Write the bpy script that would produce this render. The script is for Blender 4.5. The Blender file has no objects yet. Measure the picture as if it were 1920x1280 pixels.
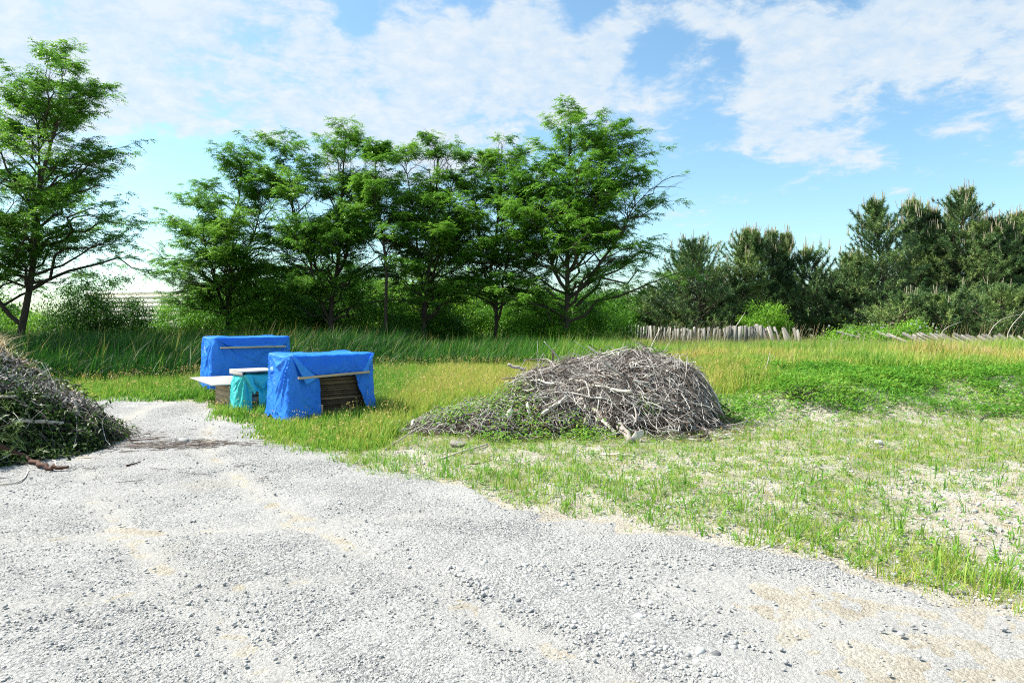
import bpy, math
import numpy as np
from mathutils import Vector, Matrix

sc = bpy.context.scene
R = math.radians
rng = np.random.default_rng(7)

# ------------------------------------------------------------------ camera
CAM_H = 1.6
cam_d = bpy.data.cameras.new("camera"); cam = bpy.data.objects.new("camera", cam_d)
sc.collection.objects.link(cam); sc.camera = cam
cam.location = (0, 0, CAM_H); cam.rotation_euler = (R(90), 0, 0)
cam_d.sensor_width = 36; cam_d.lens = 24; cam_d.shift_y = -40 / 1920
cam_d.clip_start = 0.1; cam_d.clip_end = 6000

def px(col, row, D):                       # a point of the place at distance D along the view axis
    return ((col - 960) / 1280 * D, D, CAM_H - (row - 600) * D / 1280)

# ------------------------------------------------------------------ light
SUN_AZ = (-0.965, 0.26); SUN_EL = 50
sc.view_settings.view_transform = 'Standard'; sc.view_settings.look = 'None'
sc.view_settings.exposure = 1.06; sc.view_settings.gamma = 1
sun_d = bpy.data.lights.new("sun", 'SUN'); sun = bpy.data.objects.new("sun", sun_d)
sc.collection.objects.link(sun)
sun_d.energy = 4.6; sun_d.angle = R(0.53); sun_d.color = (1.0, 0.955, 0.88)
_d = Vector((SUN_AZ[0] * math.cos(R(SUN_EL)), SUN_AZ[1] * math.cos(R(SUN_EL)), math.sin(R(SUN_EL))))
sun.rotation_euler = _d.to_track_quat('Z', 'Y').to_euler(); sun.location = (-20, 10, 30)

w = bpy.data.worlds.new("World"); sc.world = w; w.use_nodes = True
nt = w.node_tree; N = nt.nodes; L = nt.links; N.clear()
def nd(t, **k):
    n = N.new(t)
    for a, b in k.items(): setattr(n, a, b)
    return n
def mth(op, a, b=None, c=None, clamp=False):
    n = N.new('ShaderNodeMath'); n.operation = op; n.use_clamp = clamp
    for i, v in enumerate((a, b, c)):
        if v is None: continue
        if isinstance(v, (int, float)): n.inputs[i].default_value = v
        else: L.new(v, n.inputs[i])
    return n.outputs[0]
sky = nd('ShaderNodeTexSky', sky_type='NISHITA', sun_disc=False)
sky.sun_elevation = R(SUN_EL); sky.sun_rotation = math.atan2(SUN_AZ[0], SUN_AZ[1])
sky.altitude = 0; sky.air_density = 1.0; sky.dust_density = 0.9; sky.ozone_density = 1.0
tc = nd('ShaderNodeTexCoord'); sp = nd('ShaderNodeSeparateXYZ'); L.new(tc.outputs['Generated'], sp.inputs[0])
X, Y, Z = sp.outputs
az = mth('ARCTAN2', X, Y); el = mth('ARCSINE', Z)
cb = nd('ShaderNodeCombineXYZ'); L.new(az, cb.inputs[0]); L.new(el, cb.inputs[1])
# noise in a plane above, so that the clouds close up towards the horizon
zz = mth('ADD', mth('MAXIMUM', Z, 0.0), 0.25)
pl = nd('ShaderNodeCombineXYZ'); L.new(mth('DIVIDE', X, zz), pl.inputs[0]); L.new(mth('DIVIDE', Y, zz), pl.inputs[1])
def noise(vec, scale, detail, rough, dist=0.0):
    n = nd('ShaderNodeTexNoise'); n.inputs['Scale'].default_value = scale; n.inputs['Detail'].default_value = detail
    n.inputs['Roughness'].default_value = rough; n.inputs['Distortion'].default_value = dist
    L.new(vec, n.inputs['Vector']); return n.outputs['Fac']
blobs = [(330, 40, 430, 150, 0, .9), (-150, 60, 420, 240, 0, .9), (820, 130, 330, 190, -8, .95), (650, 235, 330, 75, -5, .75),
         (250, 190, 260, 90, 0, .75), (1010, 60, 150, 130, 0, .8), (1150, 90, 75, 85, 0, .75), (1110, 190, 150, 70, 0, .6),
         (1250, 180, 80, 95, -35, .6), (1480, 170, 110, 190, 28, 1.0), (1600, 60, 300, 110, 6, 1.0), (1740, 100, 170, 110, 20, .9),
         (1425, 245, 90, 75, 10, .75), (1560, 275, 90, 45, 15, .6), (1635, 300, 40, 35, 0, .5), (1805, 235, 110, 60, 12, .62),
         (1920, 120, 80, 150, 0, .7), (1320, 30, 190, 70, 0, .7), (1910, 310, 70, 40, 0, .4), (350, 250, 120, 30, 0, .35),
         (668, 20, 50, 60, 0, -1.2), (1100, 20, 60, 45, 10, -.6), (1270, 400, 90, 50, 0, .42), (1700, 362, 50, 22, -20, .42),
         (360, 285, 230, 70, -12, -.35), (60, 290, 330, 120, 0, .5), (750, 330, 300, 90, 0, .45), (1010, 150, 170, 90, -15, .35), (1240, 90, 80, 60, 0, -.3), (1380, 80, 50, 60, 0, -.4), (2300, 0, 300, 300, 0, .7)]
tot = None
for (c, r, rx, ry, rot, wt) in blobs:
    a0 = math.atan((c - 960) / 1280); e0 = math.atan((600 - r) / 1280 * math.cos(a0))
    k = math.cos(a0)
    m = nd('ShaderNodeMapping', vector_type='TEXTURE')
    m.inputs['Location'].default_value = (a0, e0, 0); m.inputs['Rotation'].default_value = (0, 0, R(rot))
    m.inputs['Scale'].default_value = (rx / 1280 * k * 1.45, ry / 1280 * k * 1.45, 1)
    L.new(cb.outputs[0], m.inputs['Vector'])
    g = nd('ShaderNodeTexGradient', gradient_type='QUADRATIC_SPHERE'); L.new(m.outputs[0], g.inputs[0])
    v = mth('MULTIPLY', g.outputs['Fac'], wt)
    tot = v if tot is None else mth('ADD', tot, v)
# behind the viewer: plain scattered cloud
back = mth('MULTIPLY', mth('LESS_THAN', Y, 0.1), 0.35)
tot = mth('MINIMUM', mth('ADD', tot, back), 1.0)
n1 = noise(pl.outputs[0], 6.5, 10, 0.62, 0.4); n2 = noise(pl.outputs[0], 21, 6, 0.66, 0.3)
nn = mth('ADD', mth('MULTIPLY', mth('SUBTRACT', n1, 0.5), 2.7), mth('MULTIPLY', mth('SUBTRACT', n2, 0.5), 1.0))
dens = mth('ADD', mth('ADD', mth('MULTIPLY', tot, 1.6), -0.36), nn)
ss = nd('ShaderNodeMapRange', interpolation_type='SMOOTHSTEP'); L.new(dens, ss.inputs['Value'])
ss.inputs['From Min'].default_value = -0.12; ss.inputs['From Max'].default_value = 0.68
cl = mth('MULTIPLY', ss.outputs[0], 0.85)
hz = nd('ShaderNodeMapRange', interpolation_type='SMOOTHSTEP'); L.new(el, hz.inputs['Value'])
hz.inputs['From Min'].default_value = -0.02; hz.inputs['From Max'].default_value = 0.16; L.new(cl, hz.inputs['To Max'])
skyc = nd('ShaderNodeMix', data_type='RGBA', blend_type='MULTIPLY'); skyc.inputs[0].default_value = 1
L.new(sky.outputs[0], skyc.inputs[6]); skyc.inputs[7].default_value = (0.99, 1.24, 1.24, 1)
cc = nd('ShaderNodeValToRGB'); cc.color_ramp.elements[0].position = .40; cc.color_ramp.elements[0].color = (3.7, 4.6, 5.5, 1)
cc.color_ramp.elements[1].position = .60; cc.color_ramp.elements[1].color = (5.0, 5.3, 5.5, 1); L.new(mth('ADD', mth('MULTIPLY', n1, .5), mth('MULTIPLY', n2, .5)), cc.inputs[0])
mx = nd('ShaderNodeMix', data_type='RGBA'); L.new(hz.outputs[0], mx.inputs[0]); L.new(skyc.outputs[2], mx.inputs[6]); L.new(cc.outputs[0], mx.inputs[7])
bg = nd('ShaderNodeBackground'); bg.inputs[1].default_value = 0.085; L.new(mx.outputs[2], bg.inputs[0])
wo = nd('ShaderNodeOutputWorld'); L.new(bg.outputs[0], wo.inputs[0])
w.cycles.sampling_method = 'MANUAL'; w.cycles.sample_map_resolution = 512
sc.cycles.max_bounces = 5; sc.cycles.diffuse_bounces = 3; sc.cycles.transmission_bounces = 3; sc.cycles.glossy_bounces = 2
sc.cycles.use_denoising = False; sc.cycles.filter_width = 1.1; sc.cycles.sample_clamp_indirect = 4

# ------------------------------------------------------------------ noise and terrain
def _hash(ix, iy, s):
    h = (ix.astype(np.int64) * 374761393 + iy.astype(np.int64) * 668265263 + s * 974634777) & 0x7fffffff
    h = ((h ^ (h >> 13)) * 1274126177) & 0x7fffffff
    return ((h ^ (h >> 16)) & 0xffffff) / float(0xffffff)
def vn(x, y, s=0):
    x = np.asarray(x, float); y = np.asarray(y, float)
    ix = np.floor(x); iy = np.floor(y); fx = x - ix; fy = y - iy
    fx = fx * fx * (3 - 2 * fx); fy = fy * fy * (3 - 2 * fy)
    a = _hash(ix, iy, s); b = _hash(ix + 1, iy, s); c = _hash(ix, iy + 1, s); d = _hash(ix + 1, iy + 1, s)
    return (a * (1 - fx) + b * fx) * (1 - fy) + (c * (1 - fx) + d * fx) * fy
def fbm(x, y, s=0, o=4, g=.5):
    t = 0; a = 1; n = 0
    for k in range(o):
        t = t + a * vn(x * 2 ** k + 13.7 * k, y * 2 ** k - 7.1 * k, s + k); n += a; a *= g
    return t / n
def sst(a, b, x):
    t = np.clip((x - a) / (b - a), 0, 1); return t * t * (3 - 2 * t)
# gravel outline as y of the edge for each x (gravel lies on the near side)
EX = np.array([-60, -14, -9.5, -7.2, -6.4, -5.6, -4.9, -3.9, -3.26, -2.46, -1.41, -.39, .44, 1.1, 1.64, 2.16, 2.7, 3.6, 5, 12])
EY = np.array([13.5, 13.2, 13.2, 13.0, 12.9, 12.5, 10.8, 9.5, 8.7, 7.9, 6.9, 6.15, 5.6, 5.2, 4.75, 4.3, 3.65, 2.7, .6, -9])
def gdist(x, y):                            # > 0 outside the gravel, with a ragged edge
    e = np.interp(x, EX, EY)
    return (y - e) * 0.75 + (fbm(x * 1.3, y * 1.3, 3) - .5) * .7 + (fbm(x * 6, y * 6, 5) - .5) * .22
def H(x, y):
    x = np.asarray(x, float); y = np.asarray(y, float)
    out = sst(-.1, .8, gdist(x, y))
    z = out * ((fbm(x * .8, y * .8, 11) - .45) * .10 + (fbm(x * 4, y * 4, 12) - .5) * .05 + .02)
    near = np.exp(-((np.hypot(x, y)) / 18) ** 2)
    z = z + (1 - out) * (fbm(x * .7, y * .7, 21) - .5) * .03
    z = z + out * near * (fbm(x * 9, y * 9, 14, 3) - .5) * .06
    b = sst(2.2, 5.2, x) * sst(9.6, 13.2, y - .12 * x + .5 * np.sin(x * 1.3)) * (1 - .9 * sst(16, 24, y))
    z = z + b * (.44 + .22 * (fbm(x * .9, y * .9, 31) - .5))
    p = np.exp(-(((x - 4.9) / .6) ** 2 + ((y - 11.6) / .5) ** 2)); z = z + .13 * p
    far = sst(60, 200, y)
    return z + far * -.3

# ------------------------------------------------------------------ mesh helpers
COL = sc.collection
def raw(name, verts, faces, mat, tint=None, parent=None, smooth=False):
    """faces: list of (M,k) int arrays; one mesh object"""
    me = bpy.data.meshes.new(name); verts = np.asarray(verts, dtype=np.float32)
    me.vertices.add(len(verts)); me.vertices.foreach_set('co', verts.ravel())
    faces = [np.asarray(f, dtype=np.int32) for f in faces if len(f)]
    li = np.concatenate([f.ravel() for f in faces]); tot = np.concatenate([np.full(len(f), f.shape[1], np.int32) for f in faces])
    st = np.concatenate([[0], np.cumsum(tot)[:-1]]).astype(np.int32)
    me.loops.add(len(li)); me.loops.foreach_set('vertex_index', li)
    me.polygons.add(len(tot)); me.polygons.foreach_set('loop_start', st); me.polygons.foreach_set('loop_total', tot)
    me.update(calc_edges=True)
    if smooth: me.polygons.foreach_set('use_smooth', np.ones(len(tot), bool))
    if tint is not None:
        at = me.attributes.new('tint', 'FLOAT', 'POINT'); at.data.foreach_set('value', np.asarray(tint, dtype=np.float32))
    if mat: me.materials.append(mat)
    o = bpy.data.objects.new(name, me); COL.objects.link(o)
    if parent is not None: o.parent = parent
    return o
def tag(o, label=None, cat=None, group=None, kind=None):
    if label: o['label'] = label
    if cat: o['category'] = cat
    if group: o['group'] = group
    if kind: o['kind'] = kind
    return o
def empty(name, loc=(0, 0, 0), rz=0):
    o = bpy.data.objects.new(name, None); COL.objects.link(o); o.location = loc; o.rotation_euler = (0, 0, rz)
    o.empty_display_size = .2; return o
class Acc:
    def __init__(s): s.v = []; s.f = {}; s.t = []; s.n = 0
    def add(s, v, faces, t=None):
        v = np.asarray(v).reshape(-1, 3)
        for f in faces:
            f = np.asarray(f)
            if len(f): s.f.setdefault(f.shape[1], []).append(f + s.n)
        s.v.append(v); s.t.append(np.full(len(v), .5) if t is None else np.broadcast_to(np.asarray(t, float), (len(v),)).copy()); s.n += len(v)
    def build(s, name, mat, parent=None, smooth=False):
        return raw(name, np.concatenate(s.v), [np.concatenate(x) for x in s.f.values()], mat, np.concatenate(s.t), parent, smooth)
def unit(a): return a / np.maximum(np.linalg.norm(a, axis=-1, keepdims=True), 1e-9)

def blades(acc, P, h, wd, az, lean, tint, tip=0.0, seg=3, twist=None, r=rng):
    n = len(P); d = np.stack([np.cos(az), np.sin(az), np.zeros(n)], 1)
    ta = r.uniform(0, 6.283, n) if twist is None else twist
    s = np.stack([np.cos(ta), np.sin(ta), np.zeros(n)], 1)
    vs = []; ts = []
    for k in range(seg + 1):
        t = k / seg
        c = P + np.stack([0 * h, 0 * h, h * (t - .28 * np.abs(lean) * t * t)], 1) + d * (h * lean * t ** 2)[:, None] * .9
        if k < seg:
            ww = (wd * (1 - t) ** .6 * .5)[:, None]; vs += [c - s * ww, c + s * ww]; ts += [tint + tip * t * t] * 2
        else: vs.append(c); ts.append(tint + tip)
    V = np.stack(vs, 1); m = V.shape[1]; b = (np.arange(n) * m)[:, None]
    q = [b + np.array([[2 * k, 2 * k + 1, 2 * k + 3, 2 * k + 2]]) for k in range(seg - 1)]
    tr = b + np.array([[2 * seg - 2, 2 * seg - 1, 2 * seg]])
    acc.add(V.reshape(-1, 3), ([np.concatenate(q)] if q else []) + [tr], np.stack(ts, 1).ravel())
def leaves(acc, P, D, U, Ln, W, tint, fold=.15):
    """diamond leaves: base P, direction D, up-ish U"""
    D = unit(D); S = unit(np.cross(D, U)); Nn = unit(np.cross(S, D))
    Ln = np.broadcast_to(Ln, (len(P),))[:, None]; W = np.broadcast_to(W, (len(P),))[:, None]
    mid = P + D * Ln * .45 + Nn * W * fold
    V = np.stack([P, mid + S * W * .5, P + D * Ln - Nn * Ln * .1, mid - S * W * .5], 1)
    f = (np.arange(len(P)) * 4)[:, None] + np.array([[0, 1, 2, 3]])
    acc.add(V.reshape(-1, 3), [f], np.repeat(tint, 4))
def tubes(acc, P, Rr, sides=4, tint=.5, cap=False):
    """P (N,K,3), Rr (N,K)"""
    P = np.asarray(P, float); Rr = np.asarray(Rr, float); n, K, _ = P.shape
    T = unit(np.gradient(P, axis=1)); ov = unit(P[:, -1] - P[:, 0])
    ref = np.where(np.abs(ov[:, 2:3]) > .8, np.array([[1., 0, 0]]), np.array([[0, 0, 1.]]))
    A = unit(np.cross(T, ref[:, None, :])); B = np.cross(T, A)
    an = np.arange(sides) / sides * 2 * np.pi
    V = P[:, :, None, :] + Rr[:, :, None, None] * (A[:, :, None, :] * np.cos(an)[None, None, :, None] + B[:, :, None, :] * np.sin(an)[None, None, :, None])
    b = (np.arange(n) * K * sides)[:, None, None, None]
    k = (np.arange(K - 1) * sides)[None, :, None, None]; j = np.arange(sides)[None, None, :, None]; j2 = (j + 1) % sides
    q = np.concatenate([b + k + j, b + k + j2, b + k + sides + j2, b + k + sides + j], 3).reshape(-1, 4)
    fs = [q]
    if cap:
        b1 = (np.arange(n) * K * sides)[:, None]
        fs += [b1 + np.arange(sides)[::-1][None, :], b1 + (K - 1) * sides + np.arange(sides)[None, :]]
    tn = np.broadcast_to(np.asarray(tint, float), (n,)); acc.add(V.reshape(-1, 3), fs, np.repeat(tn, K * sides))
def boxv(acc, lo, hi, tint=.5, M=None):
    x0, y0, z0 = lo; x1, y1, z1 = hi
    v = np.array([[x0, y0, z0], [x1, y0, z0], [x1, y1, z0], [x0, y1, z0], [x0, y0, z1], [x1, y0, z1], [x1, y1, z1], [x0, y1, z1]], float)
    if M is not None: v = np.array([list(M @ Vector(p)) for p in v])
    acc.add(v, [np.array([[0, 3, 2, 1], [4, 5, 6, 7], [0, 1, 5, 4], [1, 2, 6, 5], [2, 3, 7, 6], [3, 0, 4, 7]])], tint)
def bevel(o, w_=.006, seg=2):
    m = o.modifiers.new('bevel', 'BEVEL'); m.width = w_; m.segments = seg; m.limit_method = 'ANGLE'; return o

# ------------------------------------------------------------------ materials
def mat(name, ramp, rough=.7, trans=0.0, spec=.3, nscale=0, namp=0, bump=0, bscale=60, bdist=.01, coord='Object', stretch=None):
    m = bpy.data.materials.new(name); m.use_nodes = True; t = m.node_tree; n = t.nodes; l = t.links; n.clear()
    out = n.new('ShaderNodeOutputMaterial'); p = n.new('ShaderNodeBsdfPrincipled')
    p.inputs['Roughness'].default_value = rough; p.inputs['Specular IOR Level'].default_value = spec
    at = n.new('ShaderNodeAttribute'); at.attribute_name = 'tint'; fac = at.outputs['Fac']
    tc_ = n.new('ShaderNodeTexCoord'); vec = tc_.outputs[coord]
    if stretch:
        mp = n.new('ShaderNodeMapping'); mp.inputs['Scale'].default_value = stretch; l.new(vec, mp.inputs[0]); vec = mp.outputs[0]
    if nscale:
        nz = n.new('ShaderNodeTexNoise'); nz.inputs['Scale'].default_value = nscale; nz.inputs['Detail'].default_value = 5
        l.new(vec, nz.inputs['Vector'])
        a = n.new('ShaderNodeMath'); a.operation = 'MULTIPLY_ADD'; a.inputs[1].default_value = namp * 2
        l.new(nz.outputs['Fac'], a.inputs[0])
        b = n.new('ShaderNodeMath'); b.operation = 'SUBTRACT'; b.inputs[1].default_value = namp; l.new(fac, b.inputs[0]); l.new(b.outputs[0], a.inputs[2])
        fac = a.outputs[0]
    cr = n.new('ShaderNodeValToRGB'); e = cr.color_ramp.elements
    while len(e) > 1: e.remove(e[-1])
    e[0].position = ramp[0][0]; e[0].color = (*ramp[0][1], 1)
    for pos, c in ramp[1:]:
        q = e.new(pos); q.color = (*c, 1)
    l.new(fac, cr.inputs[0]); l.new(cr.outputs[0], p.inputs['Base Color'])
    if bump:
        bz = n.new('ShaderNodeTexNoise'); bz.inputs['Scale'].default_value = bscale; bz.inputs['Detail'].default_value = 6; l.new(vec, bz.inputs['Vector'])
        bp = n.new('ShaderNodeBump'); bp.inputs['Strength'].default_value = bump; bp.inputs['Distance'].default_value = bdist
        l.new(bz.outputs['Fac'], bp.inputs['Height']); l.new(bp.outputs[0], p.inputs['Normal'])
    sh = p.outputs[0]
    if trans:
        tr = n.new('ShaderNodeBsdfTranslucent'); l.new(cr.outputs[0], tr.inputs['Color'])
        mxs = n.new('ShaderNodeMixShader'); mxs.inputs[0].default_value = trans; l.new(sh, mxs.inputs[1]); l.new(tr.outputs[0], mxs.inputs[2]); sh = mxs.outputs[0]
    l.new(sh, out.inputs[0]); return m

M = {}
M['grass'] = mat('grass_blades', [(0, (.012, .06, .008)), (.2, (.03, .14, .012)), (.42, (.14, .36, .03)), (.55, (.29, .45, .06)), (.68, (.46, .49, .09)),
                                  (.80, (.58, .46, .12)), (.92, (.68, .48, .24)), (1, (.70, .62, .48))], .5, .38, .35)
M['locust'] = mat('locust_leaves', [(0, (.04, .13, .012)), (.5, (.14, .34, .03)), (1, (.32, .54, .07))], .42, .46, .45)
M['bush'] = mat('bush_leaves', [(0, (.035, .12, .01)), (.5, (.12, .32, .02)), (1, (.30, .52, .05))], .5, .38, .35)
M['needle'] = mat('pine_needles', [(0, (.022, .06, .025)), (.5, (.12, .225, .07)), (1, (.38, .48, .15))], .5, .15, .35)
M['shoot'] = mat('pine_shoots', [(0, (.30, .25, .15)), (1, (.66, .56, .40))], .8)
M['bark'] = mat('bark', [(0, (.035, .028, .022)), (.5, (.09, .072, .055)), (1, (.2, .17, .14))], .9, 0, .15, 14, .35, .6, 25, .03, stretch=(1, 1, .3))
M['twig'] = mat('dead_twigs', [(0, (.06, .042, .03)), (.4, (.17, .14, .12)), (.75, (.44, .40, .36)), (1, (.72, .68, .61))], .85, 0, .2, 9, .2)
M['log'] = mat('weathered_log', [(0, (.10, .07, .05)), (.5, (.38, .33, .28)), (1, (.72, .65, .54))], .85, 0, .2, 7, .25, .7, 35, .01, stretch=(1, 1, 1))
M['litter'] = mat('litter', [(0, (.012, .010, .008)), (.5, (.03, .024, .018)), (1, (.14, .11, .08))], .95, 0, .1, 12, .3, .8, 20, .05)  # heap cores: near-black colour stands for shade deep between the sticks
M['plank'] = mat('weathered_planks', [(0, (.05, .047, .043)), (.5, (.20, .19, .175)), (1, (.40, .375, .33))], .85, 0, .2, 5, .3, .5, 30, .01, stretch=(3, 3, .6))
M['panel'] = mat('brown_panels', [(0, (.02, .014, .010)), (.5, (.085, .058, .038)), (1, (.24, .17, .11))], .8, 0, .25, 6, .3, .4, 40, .005, stretch=(.4, 1, 6))
M['board'] = mat('pale_board', [(0, (.18, .17, .16)), (.5, (.40, .385, .36)), (1, (.58, .56, .53))], .8, 0, .2, 5, .35, .3, 50, .003, stretch=(.6, 6, 1))
M['batten'] = mat('batten_wood', [(0, (.22, .15, .09)), (.5, (.42, .32, .21)), (1, (.60, .50, .38))], .8, 0, .2, 8, .3, .3, 50, .003, stretch=(.3, 3, 3))
def tarp_mat(name, c0, c1, trans):
    m = mat(name, [(0, c0), (1, c1)], .45, trans, .32, 3.5, .4)
    t = m.node_tree; n = t.nodes; l = t.links; p = [x for x in n if x.type == 'BSDF_PRINCIPLED'][0]; tcx = [x for x in n if x.type == 'TEX_COORD'][0]
    a = n.new('ShaderNodeTexNoise'); a.inputs['Scale'].default_value = 5; a.inputs['Detail'].default_value = 5; a.inputs['Distortion'].default_value = 1.4
    a.noise_type = 'RIDGED_MULTIFRACTAL'
    l.new(tcx.outputs['Object'], a.inputs['Vector'])
    w1 = n.new('ShaderNodeTexNoise'); w1.inputs['Scale'].default_value = 22; w1.inputs['Detail'].default_value = 4; l.new(tcx.outputs['Object'], w1.inputs['Vector'])
    ad = n.new('ShaderNodeMath'); ad.operation = 'MULTIPLY_ADD'; ad.inputs[1].default_value = .35; l.new(w1.outputs['Fac'], ad.inputs[0]); l.new(a.outputs['Fac'], ad.inputs[2])
    b = n.new('ShaderNodeBump'); b.inputs['Strength'].default_value = .8; b.inputs['Distance'].default_value = .03
    l.new(ad.outputs[0], b.inputs['Height']); l.new(b.outputs[0], p.inputs['Normal']); return m
M['blue'] = tarp_mat('blue_tarp', (.0, .11, .82), (.05, .36, .96), .20)
M['teal'] = tarp_mat('teal_cloth', (.02, .40, .42), (.07, .62, .60), .12)

def ground_mat(name, gravel):
    m = bpy.data.materials.new(name); m.use_nodes = True; t = m.node_tree; n = t.nodes; l = t.links; n.clear()
    out = n.new('ShaderNodeOutputMaterial'); p = n.new('ShaderNodeBsdfPrincipled'); p.inputs['Roughness'].default_value = .95
    p.inputs['Specular IOR Level'].default_value = .15; l.new(p.outputs[0], out.inputs[0])
    tc_ = n.new('ShaderNodeTexCoord'); v = tc_.outputs['Object']
    def nz(s, d=5, r=.6):
        a = n.new('ShaderNodeTexNoise'); a.inputs['Scale'].default_value = s; a.inputs['Detail'].default_value = d; a.inputs['Roughness'].default_value = r; l.new(v, a.inputs['Vector']); return a.outputs['Fac']
    def vor(s, feat='F1', o='Distance'):
        a = n.new('ShaderNodeTexVoronoi'); a.feature = feat; a.inputs['Scale'].default_value = s; l.new(v, a.inputs['Vector']); return a.outputs[o]
    def ramp(f, st):
        c = n.new('ShaderNodeValToRGB'); e = c.color_ramp.elements
        while len(e) > 1: e.remove(e[-1])
        e[0].position = st[0][0]; e[0].color = (*st[0][1], 1)
        for a, b in st[1:]: e.new(a).color = (*b, 1)
        l.new(f, c.inputs[0]); return c.outputs[0]
    def mix(f, a, b, bt='MIX'):
        x = n.new('ShaderNodeMix'); x.data_type = 'RGBA'; x.blend_type = bt
        if isinstance(f, float): x.inputs[0].default_value = f
        else: l.new(f, x.inputs[0])
        for s_, q in ((6, a), (7, b)):
            if isinstance(q, tuple): x.inputs[s_].default_value = (*q, 1)
            else: l.new(q, x.inputs[s_])
        return x.outputs[2]
    def ma(op, a, b):
        x = n.new('ShaderNodeMath'); x.operation = op
        for i, q in enumerate((a, b)):
            if isinstance(q, (int, float)): x.inputs[i].default_value = q
            else: l.new(q, x.inputs[i])
        return x.outputs[0]
    if gravel:
        cell = vor(85, 'F1', 'Color'); sep = n.new('ShaderNodeSeparateColor'); l.new(cell, sep.inputs[0])
        c = ramp(sep.outputs[0], [(0, (.10, .105, .11)), (.18, (.225, .225, .22)), (.5, (.345, .34, .325)), (.85, (.43, .42, .39)), (1, (.60, .58, .54))])
        dust = ramp(nz(1.1, 6, .65), [(.38, (0, 0, 0)), (.62, (1, 1, 1))])
        c = mix(dust, c, mix(.55, c, (.47, .455, .42)))
        dirt = ramp(nz(.55, 5, .6), [(.58, (0, 0, 0)), (.74, (.75, .75, .75))])
        c = mix(dirt, c, (.35, .32, .265))
        at = n.new('ShaderNodeAttribute'); at.attribute_name = 'tint'; c = mix(at.outputs['Fac'], c, mix(.5, c, (.42, .40, .36)))
        rough_ = ma('MULTIPLY', ramp(nz(.9, 5, .65), [(.36, (.15, .15, .15)), (.62, (1, 1, 1))]), ma('SUBTRACT', 1.0, ma('MULTIPLY', at.outputs['Fac'], .75)))
        h = ma('ADD', ma('MULTIPLY', ma('MULTIPLY', vor(52), rough_), -1.6), ma('ADD', ma('MULTIPLY', ma('MULTIPLY', vor(120), rough_), -.8), ma('ADD', ma('MULTIPLY', vor(260), -.3), ma('MULTIPLY', nz(7, 8, .72), 2.6))))
        st_, ds = 1.0, .012
    else:
        c = ramp(nz(2.2, 7, .7), [(.28, (.27, .22, .15)), (.44, (.44, .39, .30)), (.6, (.54, .50, .42)), (.8, (.62, .59, .52))])
        at = n.new('ShaderNodeAttribute'); at.attribute_name = 'tint'
        g = ramp(nz(6, 6, .7), [(.3, (.05, .07, .015)), (.55, (.15, .16, .05)), (.75, (.30, .26, .13))])
        c = mix(at.outputs['Fac'], c, g)
        cell = vor(60, 'F1', 'Color'); sep = n.new('ShaderNodeSeparateColor'); l.new(cell, sep.inputs[0])
        c = mix(.25, c, ramp(sep.outputs[0], [(0, (.28, .25, .2)), (1, (.75, .70, .6))]))
        h = ma('ADD', ma('MULTIPLY', vor(60), -.5), ma('MULTIPLY', nz(14, 8, .75), 2.2)); st_, ds = 1.0, .02
    l.new(c, p.inputs['Base Color'])
    b = n.new('ShaderNodeBump'); b.inputs['Strength'].default_value = st_; b.inputs['Distance'].default_value = ds
    l.new(h, b.inputs['Height']); l.new(b.outputs[0], p.inputs['Normal'])
    return m
M['gravel'] = ground_mat('gravel', True); M['sand'] = ground_mat('sandy_soil', False)
M['stone'] = mat('stones', [(0, (.11, .112, .118)), (.15, (.21, .213, .22)), (.5, (.355, .35, .335)), (.85, (.46, .45, .43)), (1, (.66, .64, .60))], .85, 0, .25, 40, .1, .3, 80, .003)
M['cream'] = mat('cream_cladding', [(0, (.80, .79, .72)), (1, (.9, .89, .85))], .6, 0, .3, .15, .3)
M['cream2'] = mat('cream_trim', [(0, (.55, .50, .36)), (1, (.55, .50, .36))], .6)
M['wilted'] = mat('wilted_leaves', [(0, (.015, .04, .008)), (.5, (.065, .13, .022)), (.85, (.20, .24, .08)), (1, (.40, .38, .22))], .5, .3, .35)
M['petal'] = mat('white_petals', [(0, (.75, .74, .70)), (1, (.82, .82, .78))], .6, .3)
M['rust'] = mat('dead_needles', [(0, (.30, .13, .05)), (.5, (.5, .27, .12)), (1, (.66, .48, .28))], .8, .25)
M['redbark'] = mat('red_brown_bark', [(0, (.03, .014, .009)), (.5, (.09, .042, .026)), (1, (.20, .11, .07))], .8, 0, .3, 12, .35, .5, 30, .01)

# ------------------------------------------------------------------ ground
def grid(xs, ys, zf):
    Xg, Yg = np.meshgrid(xs, ys); Zg = zf(Xg, Yg); nx, ny = len(xs), len(ys)
    i = np.arange(ny - 1)[:, None] * nx + np.arange(nx - 1)[None, :]
    f = np.stack([i, i + 1, i + nx + 1, i + nx], 2).reshape(-1, 4)
    return np.stack([Xg, Yg, Zg], 2).reshape(-1, 3), f
sx = np.linspace(-1, 1, 560); xs = np.sinh(sx * 6.2) / np.sinh(6.2) * 1500
xs = np.sort(np.concatenate([np.arange(-16, 16, .07), xs[np.abs(xs) > 16.2]]))
ys = np.sort(np.concatenate([np.arange(-12, 2, .3), np.arange(2.1, 22, .07), 22 + (np.linspace(0, 1, 150)[1:] ** 3.2) * 3000, [-60, -30, -20]]))
gv, gf = grid(xs, ys, H)
gd = gdist(gv[:, 0], gv[:, 1]); x_, y_ = gv[:, 0], gv[:, 1]
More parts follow.
